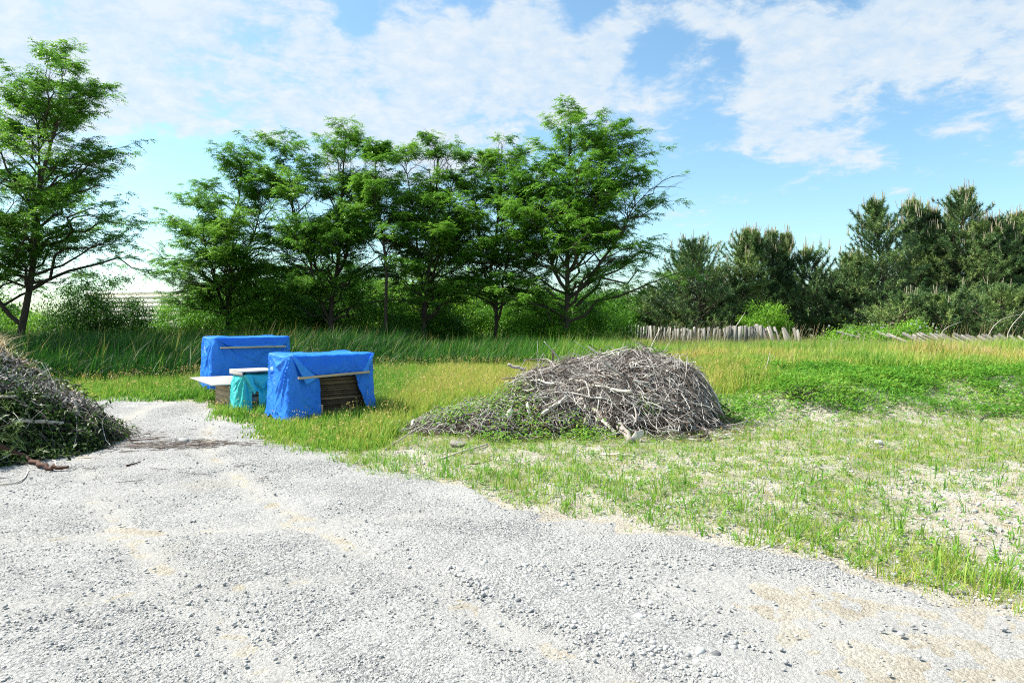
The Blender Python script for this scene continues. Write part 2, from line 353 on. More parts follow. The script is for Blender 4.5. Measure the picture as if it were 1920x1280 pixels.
def greenness(x, y):                       # where the soil carries turf and humus rather than bare sand
    far = sst(12.5, 16, y - .0 * x)
    mead = sst(9.0, 11.0, y) * (1 - sst(-1.5, 0.2, x)) * sst(.5, 1.3, gdist(x, y))
    wd_ = .55 * sst(.42, .62, fbm(x * .75, y * .75, 101, 4) * .6 + fbm(x * 2.2, y * 2.2, 105, 3) * .4) * sst(.1, .5, gdist(x, y)); return np.clip(np.maximum(np.maximum(far, mead * .9), wd_), 0, 1)
raw('ground', gv, [gf], M['sand'], greenness(x_, y_) * np.clip(.6 + fbm(x_ * 2, y_ * 2, 41), 0, 1), smooth=True)['kind'] = 'structure'
gx, gf = grid(np.arange(-18, 8, .05), np.arange(-8, 14, .05), H)
gg = gdist(gx[:, 0], gx[:, 1])
def rut(x, y):                             # two wheel tracks curving towards the back lane, one older pair crossing
    m = 0
    for ox, wgt in ((-.75, 1), (.75, 1)):
        cx_ = np.interp(y, [-8, 0, 2.5, 4, 6, 8, 10, 12.5, 14], [6, 2.2, .2, -1.2, -2.9, -4.3, -5.2, -5.9, -6.1]) + ox
        m = m + wgt * np.exp(-((x - cx_) * .8 / .15) ** 2)
    for oy in (0, 1.25):
        cy_ = 4.2 + oy + .16 * (x + 2) + .25 * np.sin(x * .5); m = m + .8 * np.exp(-((y - cy_) / .14) ** 2) * sst(.2, -1.2, x)
    fine = sst(.5, 1.6, x) * sst(4.9, 4.0, y + .35 * (x - 1.2)) * sst(.30, .5, fbm(x * 1.2 + 3, y * 1.2, 56))
    m = np.maximum(m, 1.1 * fine)
    return np.clip(m, 0, 1) * sst(.25, .6, fbm(x * 1.5, y * 1.5, 54) + .1)
rt = rut(gx[:, 0], gx[:, 1]); gx[:, 2] -= .014 * rt
gx[:, 2] += .014 - .07 * sst(-.12 + .35 * (1 - sst(-1.5, .5, gx[:, 0])), .10 + .40 * (1 - sst(-1.5, .5, gx[:, 0])), gg) + (fbm(gx[:, 0] * 11, gx[:, 1] * 11, 51, 3) - .5) * .018 * (1 - sst(-.2, 0, gg))
gx[:, 2] += .02 * np.exp(-((gx[:, 1] - (4.15 - .92 * gx[:, 0])) / .2) ** 2) * sst(-.5, 0, gx[:, 0]) * sst(1.6, 1.1, gx[:, 0])
keep = (gg[gf] < .65).any(axis=1)
raw('gravel_lot', gx, [gf[keep]], M['gravel'], rt, smooth=True)['kind'] = 'structure'
def Hs(x, y):                              # the surface one stands on
    x = np.asarray(x, float); y = np.asarray(y, float); g = gdist(x, y)
    z = H(x, y); return np.where(g < 0, z + .014, z)

# ------------------------------------------------------------------ stones
phi = (1 + 5 ** .5) / 2
ICO = unit(np.array([[-1, phi, 0], [1, phi, 0], [-1, -phi, 0], [1, -phi, 0], [0, -1, phi], [0, 1, phi], [0, -1, -phi], [0, 1, -phi], [phi, 0, -1], [phi, 0, 1], [-phi, 0, -1], [-phi, 0, 1]]))
ICF = np.array([[0, 11, 5], [0, 5, 1], [0, 1, 7], [0, 7, 10], [0, 10, 11], [1, 5, 9], [5, 11, 4], [11, 10, 2], [10, 7, 6], [7, 1, 8], [3, 9, 4], [3, 4, 2], [3, 2, 6], [3, 6, 8], [3, 8, 9], [4, 9, 5], [2, 4, 11], [6, 2, 10], [8, 6, 7], [9, 8, 1]])
def stones(acc, x, y, size, tint, sink=.25):
    n = len(x); v = ICO[None] * rng.uniform(.7, 1.25, (n, 12, 1)); sc_ = np.stack([rng.uniform(.7, 1.3, n), rng.uniform(.7, 1.3, n), rng.uniform(.45, .8, n)], 1) * size[:, None] * .5
    v = v * sc_[:, None, :]; a = rng.uniform(0, 6.283, n); c, s = np.cos(a)[:, None], np.sin(a)[:, None]
    v = np.stack([v[..., 0] * c - v[..., 1] * s, v[..., 0] * s + v[..., 1] * c, v[..., 2]], 2)
    P = np.stack([x, y, Hs(x, y) + sc_[:, 2] * (1 - 2 * sink)], 1)
    acc.add((v + P[:, None]).reshape(-1, 3), [(np.arange(n) * 12)[:, None, None] + ICF[None]], None) if False else acc.add((v + P[:, None]).reshape(-1, 3), [((np.arange(n) * 12)[:, None, None] + ICF[None]).reshape(-1, 3)], np.repeat(tint, 12))
def wedge(n, d0, d1, p, r=rng, margin=1.0, k=.80):
    """points in the seen wedge; density per square metre falls as 1/D^p"""
    u = r.uniform(0, 1, n); e = 2 - p
    D = (d0 ** e + u * (d1 ** e - d0 ** e)) ** (1 / e) if abs(e) > 1e-6 else d0 * (d1 / d0) ** u
    hw = D * k + margin; return r.uniform(-1, 1, n) * hw, D
ac = Acc()
x, y = wedge(120000, 2.2, 13.5, 1.3); g = gdist(x, y); cl_ = fbm(x * .9, y * .9, 61)
k = (g < .15) & (rng.uniform(0, 1, len(x)) > .9 * rut(x, y)) & (rng.uniform(0, 1, len(x)) < sst(.42, .62, cl_) * .8 + .12); x, y = x[k], y[k]
sz = .005 + .017 * rng.beta(1.1, 6, len(x)) * (1 + y * .05)
stones(ac, x, y, sz, np.clip(rng.normal(.55, .22, len(x)), 0, 1))
x, y = wedge(26000, 2.2, 10, 1.1); k = (gdist(x, y) < 0) & (fbm(x * 1.1 + 7, y * 1.1, 63) > .56); x, y = x[k], y[k]
k = rng.uniform(0, 1, len(x)) > rut(x, y); x, y = x[k], y[k]
stones(ac, x, y, .010 + .020 * rng.beta(1, 4, len(x)), np.clip(rng.normal(.62, .18, len(x)), 0, 1))
# the ridge of coarser stones
t = rng.uniform(0, 1, 1300); bx = -0.22 + t * 1.25; by = 4.35 - t * 1.15 + .06 * np.sin(t * 7)
x = bx + rng.normal(0, .12, 1300); y = by + rng.normal(0, .14, 1300); k = gdist(x, y) < 0
stones(ac, x[k], y[k], .012 + .036 * rng.beta(1.1, 4, k.sum()), np.clip(rng.normal(.62, .2, k.sum()), 0, 1))
x, y = wedge(1500, 2.2, 12, 1.2); k = gdist(x, y) < .1
stones(ac, x[k], y[k], .016 + .03 * rng.beta(1, 5, k.sum()), np.clip(rng.normal(.55, .25, k.sum()), 0, 1))
tag(ac.build('gravel_stones', M['stone']), 'loose pale grey crushed stones strewn over the gravel lot', 'gravel', kind='stuff')
ac = Acc(); x, y = wedge(26000, 3, 14, 1.4); g = gdist(x, y); k = (g > 0) & (x > -4) & (greenness(x, y) < .5)
stones(ac, x[k], y[k], .01 + .05 * rng.beta(1, 5, k.sum()), np.clip(rng.normal(.7, .2, k.sum()), 0, 1))
tag(ac.build('soil_pebbles', M['stone']), 'small pale pebbles and clods on the sandy weedy soil', 'pebbles', kind='stuff')
def rock(col, row, s, tint, label, cat='stone', flat=.6):
    D = CAM_H * 1280 / (row - 600); x = (col - 960) / 1280 * D
    v = np.concatenate([ICO]); f = ICF
    # one subdivision for a rounder body
    vs = list(map(tuple, v)); fc = []; mid = {}
    def mp_(a, b):
        q = (min(a, b), max(a, b))
        if q not in mid: m_ = unit(np.array(vs[a]) + np.array(vs[b])); vs.append(tuple(m_)); mid[q] = len(vs) - 1
        return mid[q]
    for a, b, c in f:
        ab, bc, ca = mp_(a, b), mp_(b, c), mp_(c, a); fc += [[a, ab, ca], [b, bc, ab], [c, ca, bc], [ab, bc, ca]]
    v = np.array(vs) * rng.uniform(.82, 1.12, (len(vs), 1)) * np.array([s, s * .75, s * flat]) * .5
    o = raw('rock', v, [np.array(fc)], M['stone'], np.full(len(v), tint)); o.location = (x, D, float(Hs(x, D)) + s * flat * .3)
    o.rotation_euler = (rng.uniform(-.2, .2), rng.uniform(-.2, .2), rng.uniform(0, 3)); return tag(o, label, cat)
rock(1342, 1236, .055, .05, 'dark rounded stone at the lower end of the ridge of coarse stones')
rock(1312, 1231, .06, .95, 'pale cream stone touching a dark rounded stone')
rock(1197, 1165, .06, 1.0, 'bright white angular stone, largest in the coarse stone ridge')
rock(984, 1088, .05, .8, 'pale upright stone at the far end of the coarse stone ridge')
rock(972, 1131, .04, .08, 'small slate blue stone beside the far end of the stone ridge')
rock(345, 829, .16, .5, 'flat yellowish rock alone on the gravel near the dark twig litter', flat=.35)
rock(1648, 838, .12, .95, 'lumpy pale clod on the sandy weedy slope')

# ------------------------------------------------------------------ grasses
PILES = [(1.55, 10.9, 1.75, 1.6), (-.25, 10.1, 1.2, .9)]
def in_pile(x, y, m=0):
    r_ = np.zeros_like(x, bool)
    for cx, cy, rx, ry in PILES: r_ |= ((x - cx) / (rx + m)) ** 2 + ((y - cy) / (ry + m)) ** 2 < 1
    return r_ | (((x + 7) / 2.1) ** 2 + ((y - 8.6) / 2.0) ** 2 < 1)
CU, SU = math.cos(R(38)), math.sin(R(38))
STK = [(-3.37, 10.4, 1.355, .96), (-6.13, 14.1, 1.53, .92), (-4.5, 11.5, .55, .6), (-4.97, 12.0, .6, .89)]
def in_stack(x, y, m=.0):
    r_ = np.zeros_like(x, bool)
    for fx, fy, a, b in STK:
        lx = (x - fx) * CU + (y - fy) * SU; ly = -(x - fx) * SU + (y - fy) * CU
        r_ |= (lx > -m) & (lx < a + m) & (ly > -m) & (ly < b + m)
    return r_
def border(x):                             # near edge of the tall grass
    return np.interp(x, [-40, -14, -8, -5.5, -4, 0, 2, 3.2, 6, 30], [16, 16, 16.8, 18.5, 20.5, 21.5, 20, 16.5, 16.0, 16.5])
def tuft(acc, x, y, per, h, wd, lean, tint, spread=.04, tip=0., seg=3, tj=.07, wind=.25):
    n = len(x); X_ = np.repeat(x, per) + rng.normal(0, spread, n * per); Y_ = np.repeat(y, per) + rng.normal(0, spread, n * per)
    hh = np.repeat(h, per) * rng.uniform(.55, 1.1, n * per); az = rng.uniform(0, 6.283, n * per)
    ln = np.abs(rng.normal(0, 1, n * per)) * lean + .05
    az = np.where(rng.uniform(0, 1, n * per) < wind, rng.normal(.2, .5, n * per), az)
    P = np.stack([X_, Y_, Hs(X_, Y_) - .01], 1)
    blades(acc, P, hh, wd * rng.uniform(.7, 1.3, n * per), az, ln, np.repeat(tint, per) + rng.normal(0, tj, n * per), tip, seg)

# tall dark green grass by the trees, their shade put into its tint
ac = Acc(); x, y = wedge(52000, 15.5, 46, 1.5, margin=3); k = (y > border(x) + rng.normal(0, .5, len(x))) & (x < 3.5 + (y - 20) * .12) & ~in_stack(x, y, .1); x, y = x[k], y[k]
hh = .75 + .5 * fbm(x * .35, y * .35, 71) * sst(0, 2.5, y - border(x)) + .25 * sst(-4, -8, x) * 0
hh = np.where(x < -4, hh * 1.2, hh * .95)
tn = -.04 - .10 * sst(-2, -5, x) + .20 * fbm(x * .5, y * .5, 72) + .18 * (rng.uniform(0, 1, len(x)) < .10) + .26 * sst(-1, 2.5, x) * sst(.4, .6, fbm(x * .4, y * .4, 73))  # darker towards the left: tree shade painted into the blade tint
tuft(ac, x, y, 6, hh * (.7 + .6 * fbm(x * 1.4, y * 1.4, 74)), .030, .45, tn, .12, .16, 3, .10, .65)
k = rng.uniform(0, 1, len(x)) < .10
tuft(ac, x[k], y[k], 2, hh[k] * 1.25, .014, .5, rng.uniform(.45, .95, k.sum()), .1, .05, 3, .05, .7)
tag(ac.build('tall_grass', M['grass']), 'tall dark green grass in front of and under the trees, tree shade put into its colour', 'grass', kind='stuff')
# bright tall grass on the right with ochre heads
ac = Acc(); x, y = wedge(70000, 14.8, 46, 1.5, margin=3); k = (y > border(x) - .9 + rng.normal(0, .3, len(x))) & (x > 2.4 + (y - 20) * .12); x, y = x[k], y[k]
dd = sst(0, 4, y - border(x)); och = fbm(x * .45, y * .45, 81)
hh = (.38 + .44 * dd) * (.6 + .75 * fbm(x * .6, y * .6, 82)) * (1 - .3 * sst(24, 30, y))
rp = np.exp(-(((x - 11.5) / 1.6) ** 2 + ((y - 18.5) / 1.5) ** 2)); tn = .44 + .4 * rp * (rng.uniform(0, 1, len(x)) < .7) + .16 * (fbm(x * .5, y * .5, 83) - .5) * 2 + .20 * (1 - dd) * sst(.35, .6, och) + .10 * sst(.55, .7, och)
tuft(ac, x, y, 7, hh, .022, .3, tn, .09, .13, 3, .06, .4)
k = rng.uniform(0, 1, len(x)) < .18 * (sst(.45, .65, och) + .15)
tuft(ac, x[k], y[k], 3, hh[k] * 1.15, .014, .25, np.full(k.sum(), .80), .08, .1, 2, .05)
k = rng.uniform(0, 1, len(x)) < .22
tuft(ac, x[k], y[k], 2, hh[k] * 1.3, .010, .35, rng.uniform(.72, 1, k.sum()), .08, .04, 2, .05, .6)
tag(ac.build('meadow_grass', M['grass']), 'tall bright green grass with ochre heads before the plank fence', 'grass', kind='stuff')
# low yellowish meadow between tarps and brush pile, and the strip on the left
ac = Acc(); x, y = wedge(66000, 8.2, 24, .9, margin=1.5)
g = gdist(x, y); k = (g > .12) & (y < border(x) + .6) & (x < 5.2 - 2.0 * (y < 12.4)) & ~in_pile(x, y, .1) & ~in_stack(x, y) & ((y > 10.6 - sst(-1, .5, x) * 0) | (x < -1.2))
k &= rng.uniform(0, 1, len(x)) < sst(.05, .7, g) * .9 + .06
k &= ~((x > -1.6) & (y < 9.9)) & ~((x > 1.5) & (y < 12.4)); x, y, g = x[k], y[k], g[k]
dd = sst(.1, 2.0, g); yel = fbm(x * .6, y * .6, 91)
hh = (.12 + .24 * dd) * (.75 + .5 * fbm(x * 1.1, y * 1.1, 92)); hh *= np.where((y < 10.9) & (x < -1.5), .72, 1.)
tn = .44 + .30 * (yel - .35) + .05 * sst(-3, -1, x); tn -= .10 * (x < -2.2)
tuft(ac, x, y, 7, hh, .011 + .0004 * 14, .38, tn, .055, .14, 3, .09, .2)
k = (rng.uniform(0, 1, len(x)) < .10)
tuft(ac, x[k], y[k], 2, hh[k] * 1.5, .008, .2, np.full(k.sum(), .70), .04, .15, 3, .06)
# seed heads on thin stalks
xx = x[k]; yy = y[k]; n_ = len(xx)
for q in range(5):
    P = np.stack([xx + rng.normal(0, .04, n_), yy + rng.normal(0, .04, n_), Hs(xx, yy) + hh[k] * 1.2 * rng.uniform(.8, 1.1, n_)], 1)
    leaves(ac, P, rng.normal(0, 1, (n_, 3)) + [0, 0, .6], rng.normal(0, 1, (n_, 3)), .035, .015, np.full(n_, .84))
tag(ac.build('low_meadow_grass', M['grass']), 'knee high yellow green meadow grass with pale seed heads around the tarps', 'grass', kind='stuff')
# sparse weeds on the sandy soil in front
ac = Acc(); x, y = wedge(46000, 3.2, 15.5, .8, margin=1.0)
g = gdist(x, y); pat = fbm(x * .75, y * .75, 101, 4); pat2 = fbm(x * 3, y * 3, 102, 3)
band = np.exp(-((g - .55) / .45) ** 2)
prob = sst(.34, .60, pat * .6 + pat2 * .4) * .85 + band * .45 + .10
prob *= 1 - .45 * sst(10.2, 12.5, y) * (x > 2)
k = (g > .02) & (x > -3.2) & (rng.uniform(0, 1, len(x)) < prob) & ~in_pile(x, y, .0) & ((x > 1.2) | (y < 10.2)) & (y < border(x) - 1.5); x, y, g, pat = x[k], y[k], g[k], pat[k]
hh = .035 + .09 * rng.beta(1.6, 3, len(x)) + .05 * np.exp(-((g - .6) / .5) ** 2)
tn = .40 + .30 * pat + rng.normal(0, .04, len(x))
n_ = len(x); big = rng.uniform(0, 1, n_) < .13
tuft(ac, x[~big], y[~big], 6, hh[~big], .006, .8, tn[~big], .03, .05, 3, .06, .1)
tuft(ac, x[big], y[big], 4, hh[big] * 1.6 + .03, .010, .5, tn[big] - .08, .02, .0, 3, .04, .1)
xm, ym = wedge(90000, 3.2, 14, .7, margin=1.0); gm = gdist(xm, ym); pm = fbm(xm * .75, ym * .75, 101, 4) * .6 + fbm(xm * 2.2, ym * 2.2, 105, 3) * .4
k = (gm > .15) & (xm > -3) & (rng.uniform(0, 1, len(xm)) < sst(.34, .58, pm) * .8) & ~in_pile(xm, ym) & ((xm > 1.2) | (ym < 10.2)); xm, ym, pm = xm[k], ym[k], pm[k]
tuft(ac, xm, ym, 5, .02 + .05 * rng.beta(2, 3, len(xm)), .006, 1.1, .50 + .22 * (pm - .4) + rng.normal(0, .06, len(xm)), .03, .04, 2, .07, .1)
xs_, ys_ = wedge(9000, 3.2, 14, .9, margin=1.0); k = (gdist(xs_, ys_) > .05) & (xs_ > -3) & ~in_pile(xs_, ys_); xs_, ys_ = xs_[k], ys_[k]
tuft(ac, xs_, ys_, 3, .04 + .10 * rng.beta(1.5, 3, len(xs_)), .005, 1.6, rng.uniform(.78, 1, len(xs_)), .04, 0, 2, .04, .1)
# small broad leaved seedlings
x, y = wedge(9000, 3.3, 14, .9, margin=1); g = gdist(x, y); k = (g > 0.05) & (x > -3) & ~in_pile(x, y) & (rng.uniform(0, 1, len(x)) < .5) & ((x > 1.2) | (y < 10.2)); x, y = x[k], y[k]
for q in range(6):
    a = rng.uniform(0, 6.283, len(x)); P = np.stack([x, y, Hs(x, y) + rng.uniform(.005, .05, len(x))], 1)
    leaves(ac, P, np.stack([np.cos(a), np.sin(a), rng.uniform(.1, .9, len(x))], 1), np.tile([0, 0, 1.], (len(x), 1)), rng.uniform(.025, .055, len(x)), rng.uniform(.012, .022, len(x)), np.clip(rng.normal(.42, .06, len(x)), 0, 1))
tag(ac.build('sparse_weeds', M['grass']), 'sparse short green weeds scattered over the pale sandy soil', 'weeds', kind='stuff')
# dense leafy ground cover on the right bank
ac = Acc(); x, y = wedge(36000, 10.2, 18, .6, margin=1.5)
cov = sst(.0, 1.4, y - np.interp(x, [3.2, 3.9, 4.6, 5.6, 7, 9, 13, 20], [16, 14.0, 12.0, 11.3, 11.7, 12.3, 13.0, 13.6]) + (fbm(x * 1.6, y * 1.6, 113) - .5) * 1.6) * (1 - sst(0, 1.2, y - border(x) + .4))
isl = np.exp(-(((x - 4.9) / 1.3) ** 2 + ((y - 11.6) / .6) ** 2)) + .7 * np.exp(-(((x - 8.5) / 1.6) ** 2 + ((y - 11.4) / .5) ** 2)) + .7 * np.exp(-(((x - 3.3) / .4) ** 2 + ((y - 10.3) / .5) ** 2)) + .5 * np.exp(-(((x - 9) / 3) ** 2 + ((y - 12.6) / .5) ** 2))
k = (x > 2.6) & (rng.uniform(0, 1, len(x)) < (cov + isl * .8) * sst(.30, .52, fbm(x * 1.3, y * 2.0, 116) + .08)) & ~in_pile(x, y); x, y = x[k], y[k]; n_ = len(x)
top = .08 + .26 * fbm(x * 1.8, y * 1.8, 111) ** 1.3
for q in range(11):
    a = rng.uniform(0, 6.283, n_); X_ = x + rng.normal(0, .07, n_); Y_ = y + rng.normal(0, .07, n_)
    P = np.stack([X_, Y_, Hs(X_, Y_) + top * rng.uniform(.2, 1, n_)], 1)
    leaves(ac, P, np.stack([np.cos(a), np.sin(a), rng.uniform(-.2, .9, n_)], 1), np.tile([0, 0, 1.], (n_, 1)) + rng.normal(0, .2, (n_, 3)), rng.uniform(.06, .12, n_), rng.uniform(.018, .032, n_), np.clip(.30 + .22 * fbm(X_ * 1.2, Y_ * 1.2, 114) + rng.normal(0, .07, n_), 0, 1))
tag(ac.build('leafy_ground_cover', M['grass']), 'dense fresh green leafy weeds on the low sandy bank', 'weeds', kind='stuff')
# dry reed stalks
ac = Acc(); n_ = 380
t = rng.uniform(0, 1, n_); D = rng.uniform(24, 32, n_); c = np.where(rng.uniform(0, 1, n_) < .45, rng.uniform(1215, 1360, n_), rng.uniform(1400, 1930, n_)); x = (c - 960) / 1280 * D; y = D
z = Hs(x, y); h_ = rng.uniform(.7, 1.5, n_); az = rng.normal(.1, .5, n_); ln = rng.uniform(.05, .45, n_)
P = np.stack([np.stack([x + np.cos(az) * ln * h_ * u ** 1.5, y + np.sin(az) * ln * h_ * u ** 1.5, z + h_ * u], 1) for u in (0, .35, .7, 1)], 1)
tubes(ac, P, np.tile([.009, .008, .006, .004], (n_, 1)), 3, rng.uniform(.9, 1, n_))
tag(ac.build('dry_reeds', M['grass']), 'thin straw coloured dead reed stalks standing in the tall grass by the fence', 'reeds', kind='stuff')

# ------------------------------------------------------------------ trees
def bez(p0, d0, d1, ln, K, up0=0):
    """curved limbs: start p0 (N,3), start dir d0, end dir d1"""
    t = np.linspace(0, 1, K)[None, :, None]; L_ = np.broadcast_to(ln, (len(p0),))[:, None, None]
    return p0[:, None] + L_ * (d0[:, None] * (t - t * t / 2) + d1[:, None] * (t * t / 2))
def tree(name, x, y, Hh, R_, top, label, seed, stems=(), c0=.2, nl=26, rb=.13, leafm='locust', leaf=(.098, .044), lean=0, tintm=.5, prof=None, dens=1.0, group=None, skew=0, catg='tree', lo=(.1, .5), stemr=.6, gap=0.):
    r = np.random.default_rng(seed); root = empty(name, (x, y, float(H(x, y)) - .05)); wood = Acc(); fol = Acc()
    st = [(0.0, np.zeros(2), np.array(top, float), Hh, rb)] + [(f0, None, np.array(tp, float), hh, rb * stemr) for (f0, tp, hh) in stems]
    K = 14; main = None; tw_p = []; tw_d = []
    for si, (f0, b0, tp, hh, rr) in enumerate(st):
        t = np.linspace(0, 1, K)
        if si == 0: bp = np.zeros(3)
        else:
            kk = f0 * (K - 1); i0 = min(int(kk), K - 2); bp = main[i0] + (main[i0 + 1] - main[i0]) * (kk - i0)
        end = np.array([tp[0], tp[1], hh]); wob = np.stack([np.interp(t, np.linspace(0, 1, 6), r.normal(0, .012 * hh, 6) * [0, .6, 1, 1, .8, .5]) for _ in range(2)] + [0 * t], 1)
        ez = t ** 1.0; exy = t ** (1.0 if si == 0 else .7)
        pts = bp + np.stack([(end[0] - bp[0]) * exy, (end[1] - bp[1]) * exy, (end[2] - bp[2]) * ez], 1) + wob
        if si == 0: main = pts
        rad = rr * .82 * (1 - t) ** .8 + .008; tubes(wood, pts[None], rad[None], 7, .35)
        n = max(4, int(nl * 1.35 * (1 if si == 0 else .55))); tt = np.sort((c0 if si == 0 else .15) + (.985 - (c0 if si == 0 else .15)) * r.uniform(0, 1, n) ** 1.35)
        bpnt = np.stack([np.interp(tt, t, pts[:, q]) for q in range(3)], 1)
        a = np.arange(n) * 2.399 + r.uniform(0, 6) + r.normal(0, .4, n)
        hrel = bpnt[:, 2] / Hh
        pf = (prof or (lambda u: np.interp(u, [0, .15, .35, .6, .85, 1], [1.05, 1.15, 1.08, .82, .5, .18])))(hrel)
        ln = R_ * pf * r.uniform(.65, 1.12, n) * (1 if si == 0 else .75) * (1 + skew * np.cos(a)); ln = np.maximum(ln, .25)
        e0 = np.interp(hrel, [0, .5, 1], [.5, .85, 1.25]) + r.normal(0, .15, n); e1 = np.interp(hrel, [0, .5, 1], [lo[0], .35, .9]) + r.normal(0, .2, n)
        dr = lambda a_, e_: np.stack([np.cos(a_) * np.cos(e_), np.sin(a_) * np.cos(e_), np.sin(e_)], 1)
        lim = bez(bpnt, dr(a, e0), dr(a + r.normal(0, .3, n), e1), ln, 7) + np.concatenate([np.zeros((n, 1, 3)), r.normal(0, .035, (n, 6, 3)) * ln[:, None, None]], 1)
        lr = (.008 + .013 * ln)[:, None] * np.linspace(1, .18, 7)[None]; lr = np.minimum(lr, .6 * np.interp(tt, t, rad)[:, None] + .006)
        tubes(wood, lim, lr, 5, .4)
        # secondary
        m = 12; sf = np.tile(np.linspace(.16, 1.0, m), n) + r.uniform(-.04, .04, n * m); sf = np.clip(sf, 0, .999); li = np.repeat(np.arange(n), m)
        kk = sf * 6; i0 = kk.astype(int); fr = (kk - i0)[:, None]; P = lim[li, i0] * (1 - fr) + lim[li, np.minimum(i0 + 1, 6)] * fr
        tg = unit(lim[li, np.minimum(i0 + 1, 6)] - lim[li, i0]); ta = np.arctan2(tg[:, 1], tg[:, 0]) + np.where(np.tile(np.arange(m) % 2, n) == 0, 1, -1) * r.uniform(.4, 1.2, n * m) * np.where(sf > .95, .2, 1)
        te = np.arcsin(np.clip(tg[:, 2], -1, 1)) * .6 + r.normal(.0, .2, n * m)
        sl = np.clip((.30 * ln[li] * (1.25 - .7 * sf) + .25) * r.uniform(.7, 1.2, n * m), .25, 1.6)
        sec = bez(P, dr(ta, te + .25), dr(ta + r.normal(0, .3, n * m), te - .15), sl, 4)
        tubes(wood, sec, np.minimum(.003 + .006 * sl, .012)[:, None] * np.linspace(1, .3, 4)[None], 3, .4)
        # twigs
        m2 = 5; N2 = n * m; l2 = np.repeat(np.arange(N2), m2); sf2 = np.tile(np.linspace(.25, .98, m2), N2); kk = sf2 * 3; i0 = kk.astype(int); fr = (kk - i0)[:, None]
        P2 = sec[l2, i0] * (1 - fr) + sec[l2, np.minimum(i0 + 1, 3)] * fr
        d2 = unit(sec[l2, 3] - sec[l2, 0]); a2 = np.arctan2(d2[:, 1], d2[:, 0]) + r.normal(0, .9, N2 * m2); e2 = r.normal(.15, .3, N2 * m2)
        ok = r.uniform(0, 1, N2 * m2) < np.repeat(np.interp(hrel[li], [.1, .45, .8, 1], [.95, .85, .6, .5]), m2) * dens; cn = vn(P2[:, 0] * .8 + P2[:, 1] * .45 + 40, P2[:, 2] * 1.5 + 7, seed + 60) * .65 + vn(P2[:, 1] * .9 + P2[:, 0] * .3 + 20, P2[:, 2] * 2.2, seed + 61) * .35; ok &= cn > np.interp(P2[:, 2] / Hh, [0, .3, .6, 1], [.25, .37, .40, .29]) + gap; tw_p.append(P2[ok]); tw_d.append(dr(a2, e2)[ok])
        k_ = r.uniform(0, 1, ok.sum()) < .35; tl = .22
        q = np.stack([P2[ok][k_], P2[ok][k_] + dr(a2, e2)[ok][k_] * tl], 1); tubes(wood, q, np.tile([.005, .003], (len(q), 1)), 3, .4)
    P = np.concatenate(tw_p); D = np.concatenate(tw_d); n = len(P)
    # compound leaves: a rachis with paired leaflets
    nc = 6; li = np.repeat(np.arange(n), nc); base = P[li] + D[li] * r.uniform(0, .28, (n * nc, 1)); a = np.arctan2(D[li, 1], D[li, 0]) + r.normal(0, .9, n * nc); e = r.normal(.05, .35, n * nc)
    rd = np.stack([np.cos(a) * np.cos(e), np.sin(a) * np.cos(e), np.sin(e)], 1); rl = r.uniform(.16, .28, n * nc); clump = vn(P[:, 0] * 1.3 + 5, P[:, 2] * 1.3 + P[:, 1], seed)[li]
    side = unit(np.cross(rd, [0, 0, 1.]))
    for q, (s_, u) in enumerate([(0, 1), (1, .8), (-1, .8), (1, .5), (-1, .5), (1, .2), (-1, .2)]):
        c = base + rd * (rl * u)[:, None]; c[:, 2] -= .35 * rl * u * u
        d = rd * (.45 if s_ else 1) + side * s_ * .9 + r.normal(0, .15, rd.shape); d[:, 2] -= .18
        leaves(fol, c, d, np.tile([0, 0, 1.], (len(c), 1)) + r.normal(0, .35, (len(c), 3)), leaf[0] * r.uniform(.8, 1.25, len(c)), leaf[1], np.clip(tintm + (clump - .5) * .5 + r.normal(0, .12, len(c)), 0, 1))
    wood.build('trunk', M['bark'], root, True); fol.build('crown', M[leafm], root)
    return tag(root, label, catg, group)
def base_at(col, D): return (col - 960) / 1280 * D
def hgt(row, D): return CAM_H + (600 - row) * D / 1280
TG = 'row of tall locust trees behind the tarps'
D = 27; tree('locust_tree', base_at(28, D), D, hgt(122, D), 4.3, (1.9, 0), 'tallest locust tree with leaning dark trunk, standing apart at the left end', 1, [(.30, (.4, .6), 10.2), (.12, (-2.2, -.5), 6.5)], nl=34, rb=.17, c0=.22, skew=.15, group=TG, gap=.09)
D = 33; tree('locust_tree', base_at(425, D), D, hgt(288, D), 3.6, (.6, 0), 'low broad locust tree beside the warehouse gap, behind the rear blue tarp', 2, [(.2, (-1.6, .4), 7.2), (.3, (1.9, -.3), 7.6), (.12, (.4, -1.3), 5.5)], nl=24, rb=.14, c0=.12, group=TG)
D = 32; tree('locust_tree', base_at(622, D), D, hgt(243, D), 3.7, (.7, 0), 'dense dark locust tree rising behind and between the two blue tarps', 3, [(.25, (-2.4, 0), 9.4), (.35, (1.6, .5), 9.2), (.15, (-1.2, -1.2), 6.5)], nl=26, rb=.15, c0=.12, group=TG)
D = 30; tree('locust_tree', base_at(728, D), D, hgt(278, D), 2.5, (-.55, 0), 'slender locust tree with a bare leaning trunk, beside the dense one behind the tarps', 4, [], nl=22, rb=.10, c0=.38, group=TG, dens=.9)
D = 31; tree('locust_tree', base_at(795, D), D, hgt(266, D), 3.2, (.6, 0), 'locust tree with several thin upright stems, middle of the row above the meadow', 5, [(.28, (-.9, .4), 8.9), (.3, (1.5, -.2), 8.6), (.15, (.4, -1.3), 6.0)], nl=24, rb=.12, c0=.15, group=TG)
D = 31; tree('locust_tree', base_at(925, D), D, hgt(273, D), 3.1, (.3, 0), 'narrow airy locust tree left of the brush pile, second from the pines in the row', 6, [(.2, (-1.0, 0), 8.4), (.15, (1.0, -.8), 6.4)], nl=24, rb=.11, c0=.2, group=TG, dens=.9)
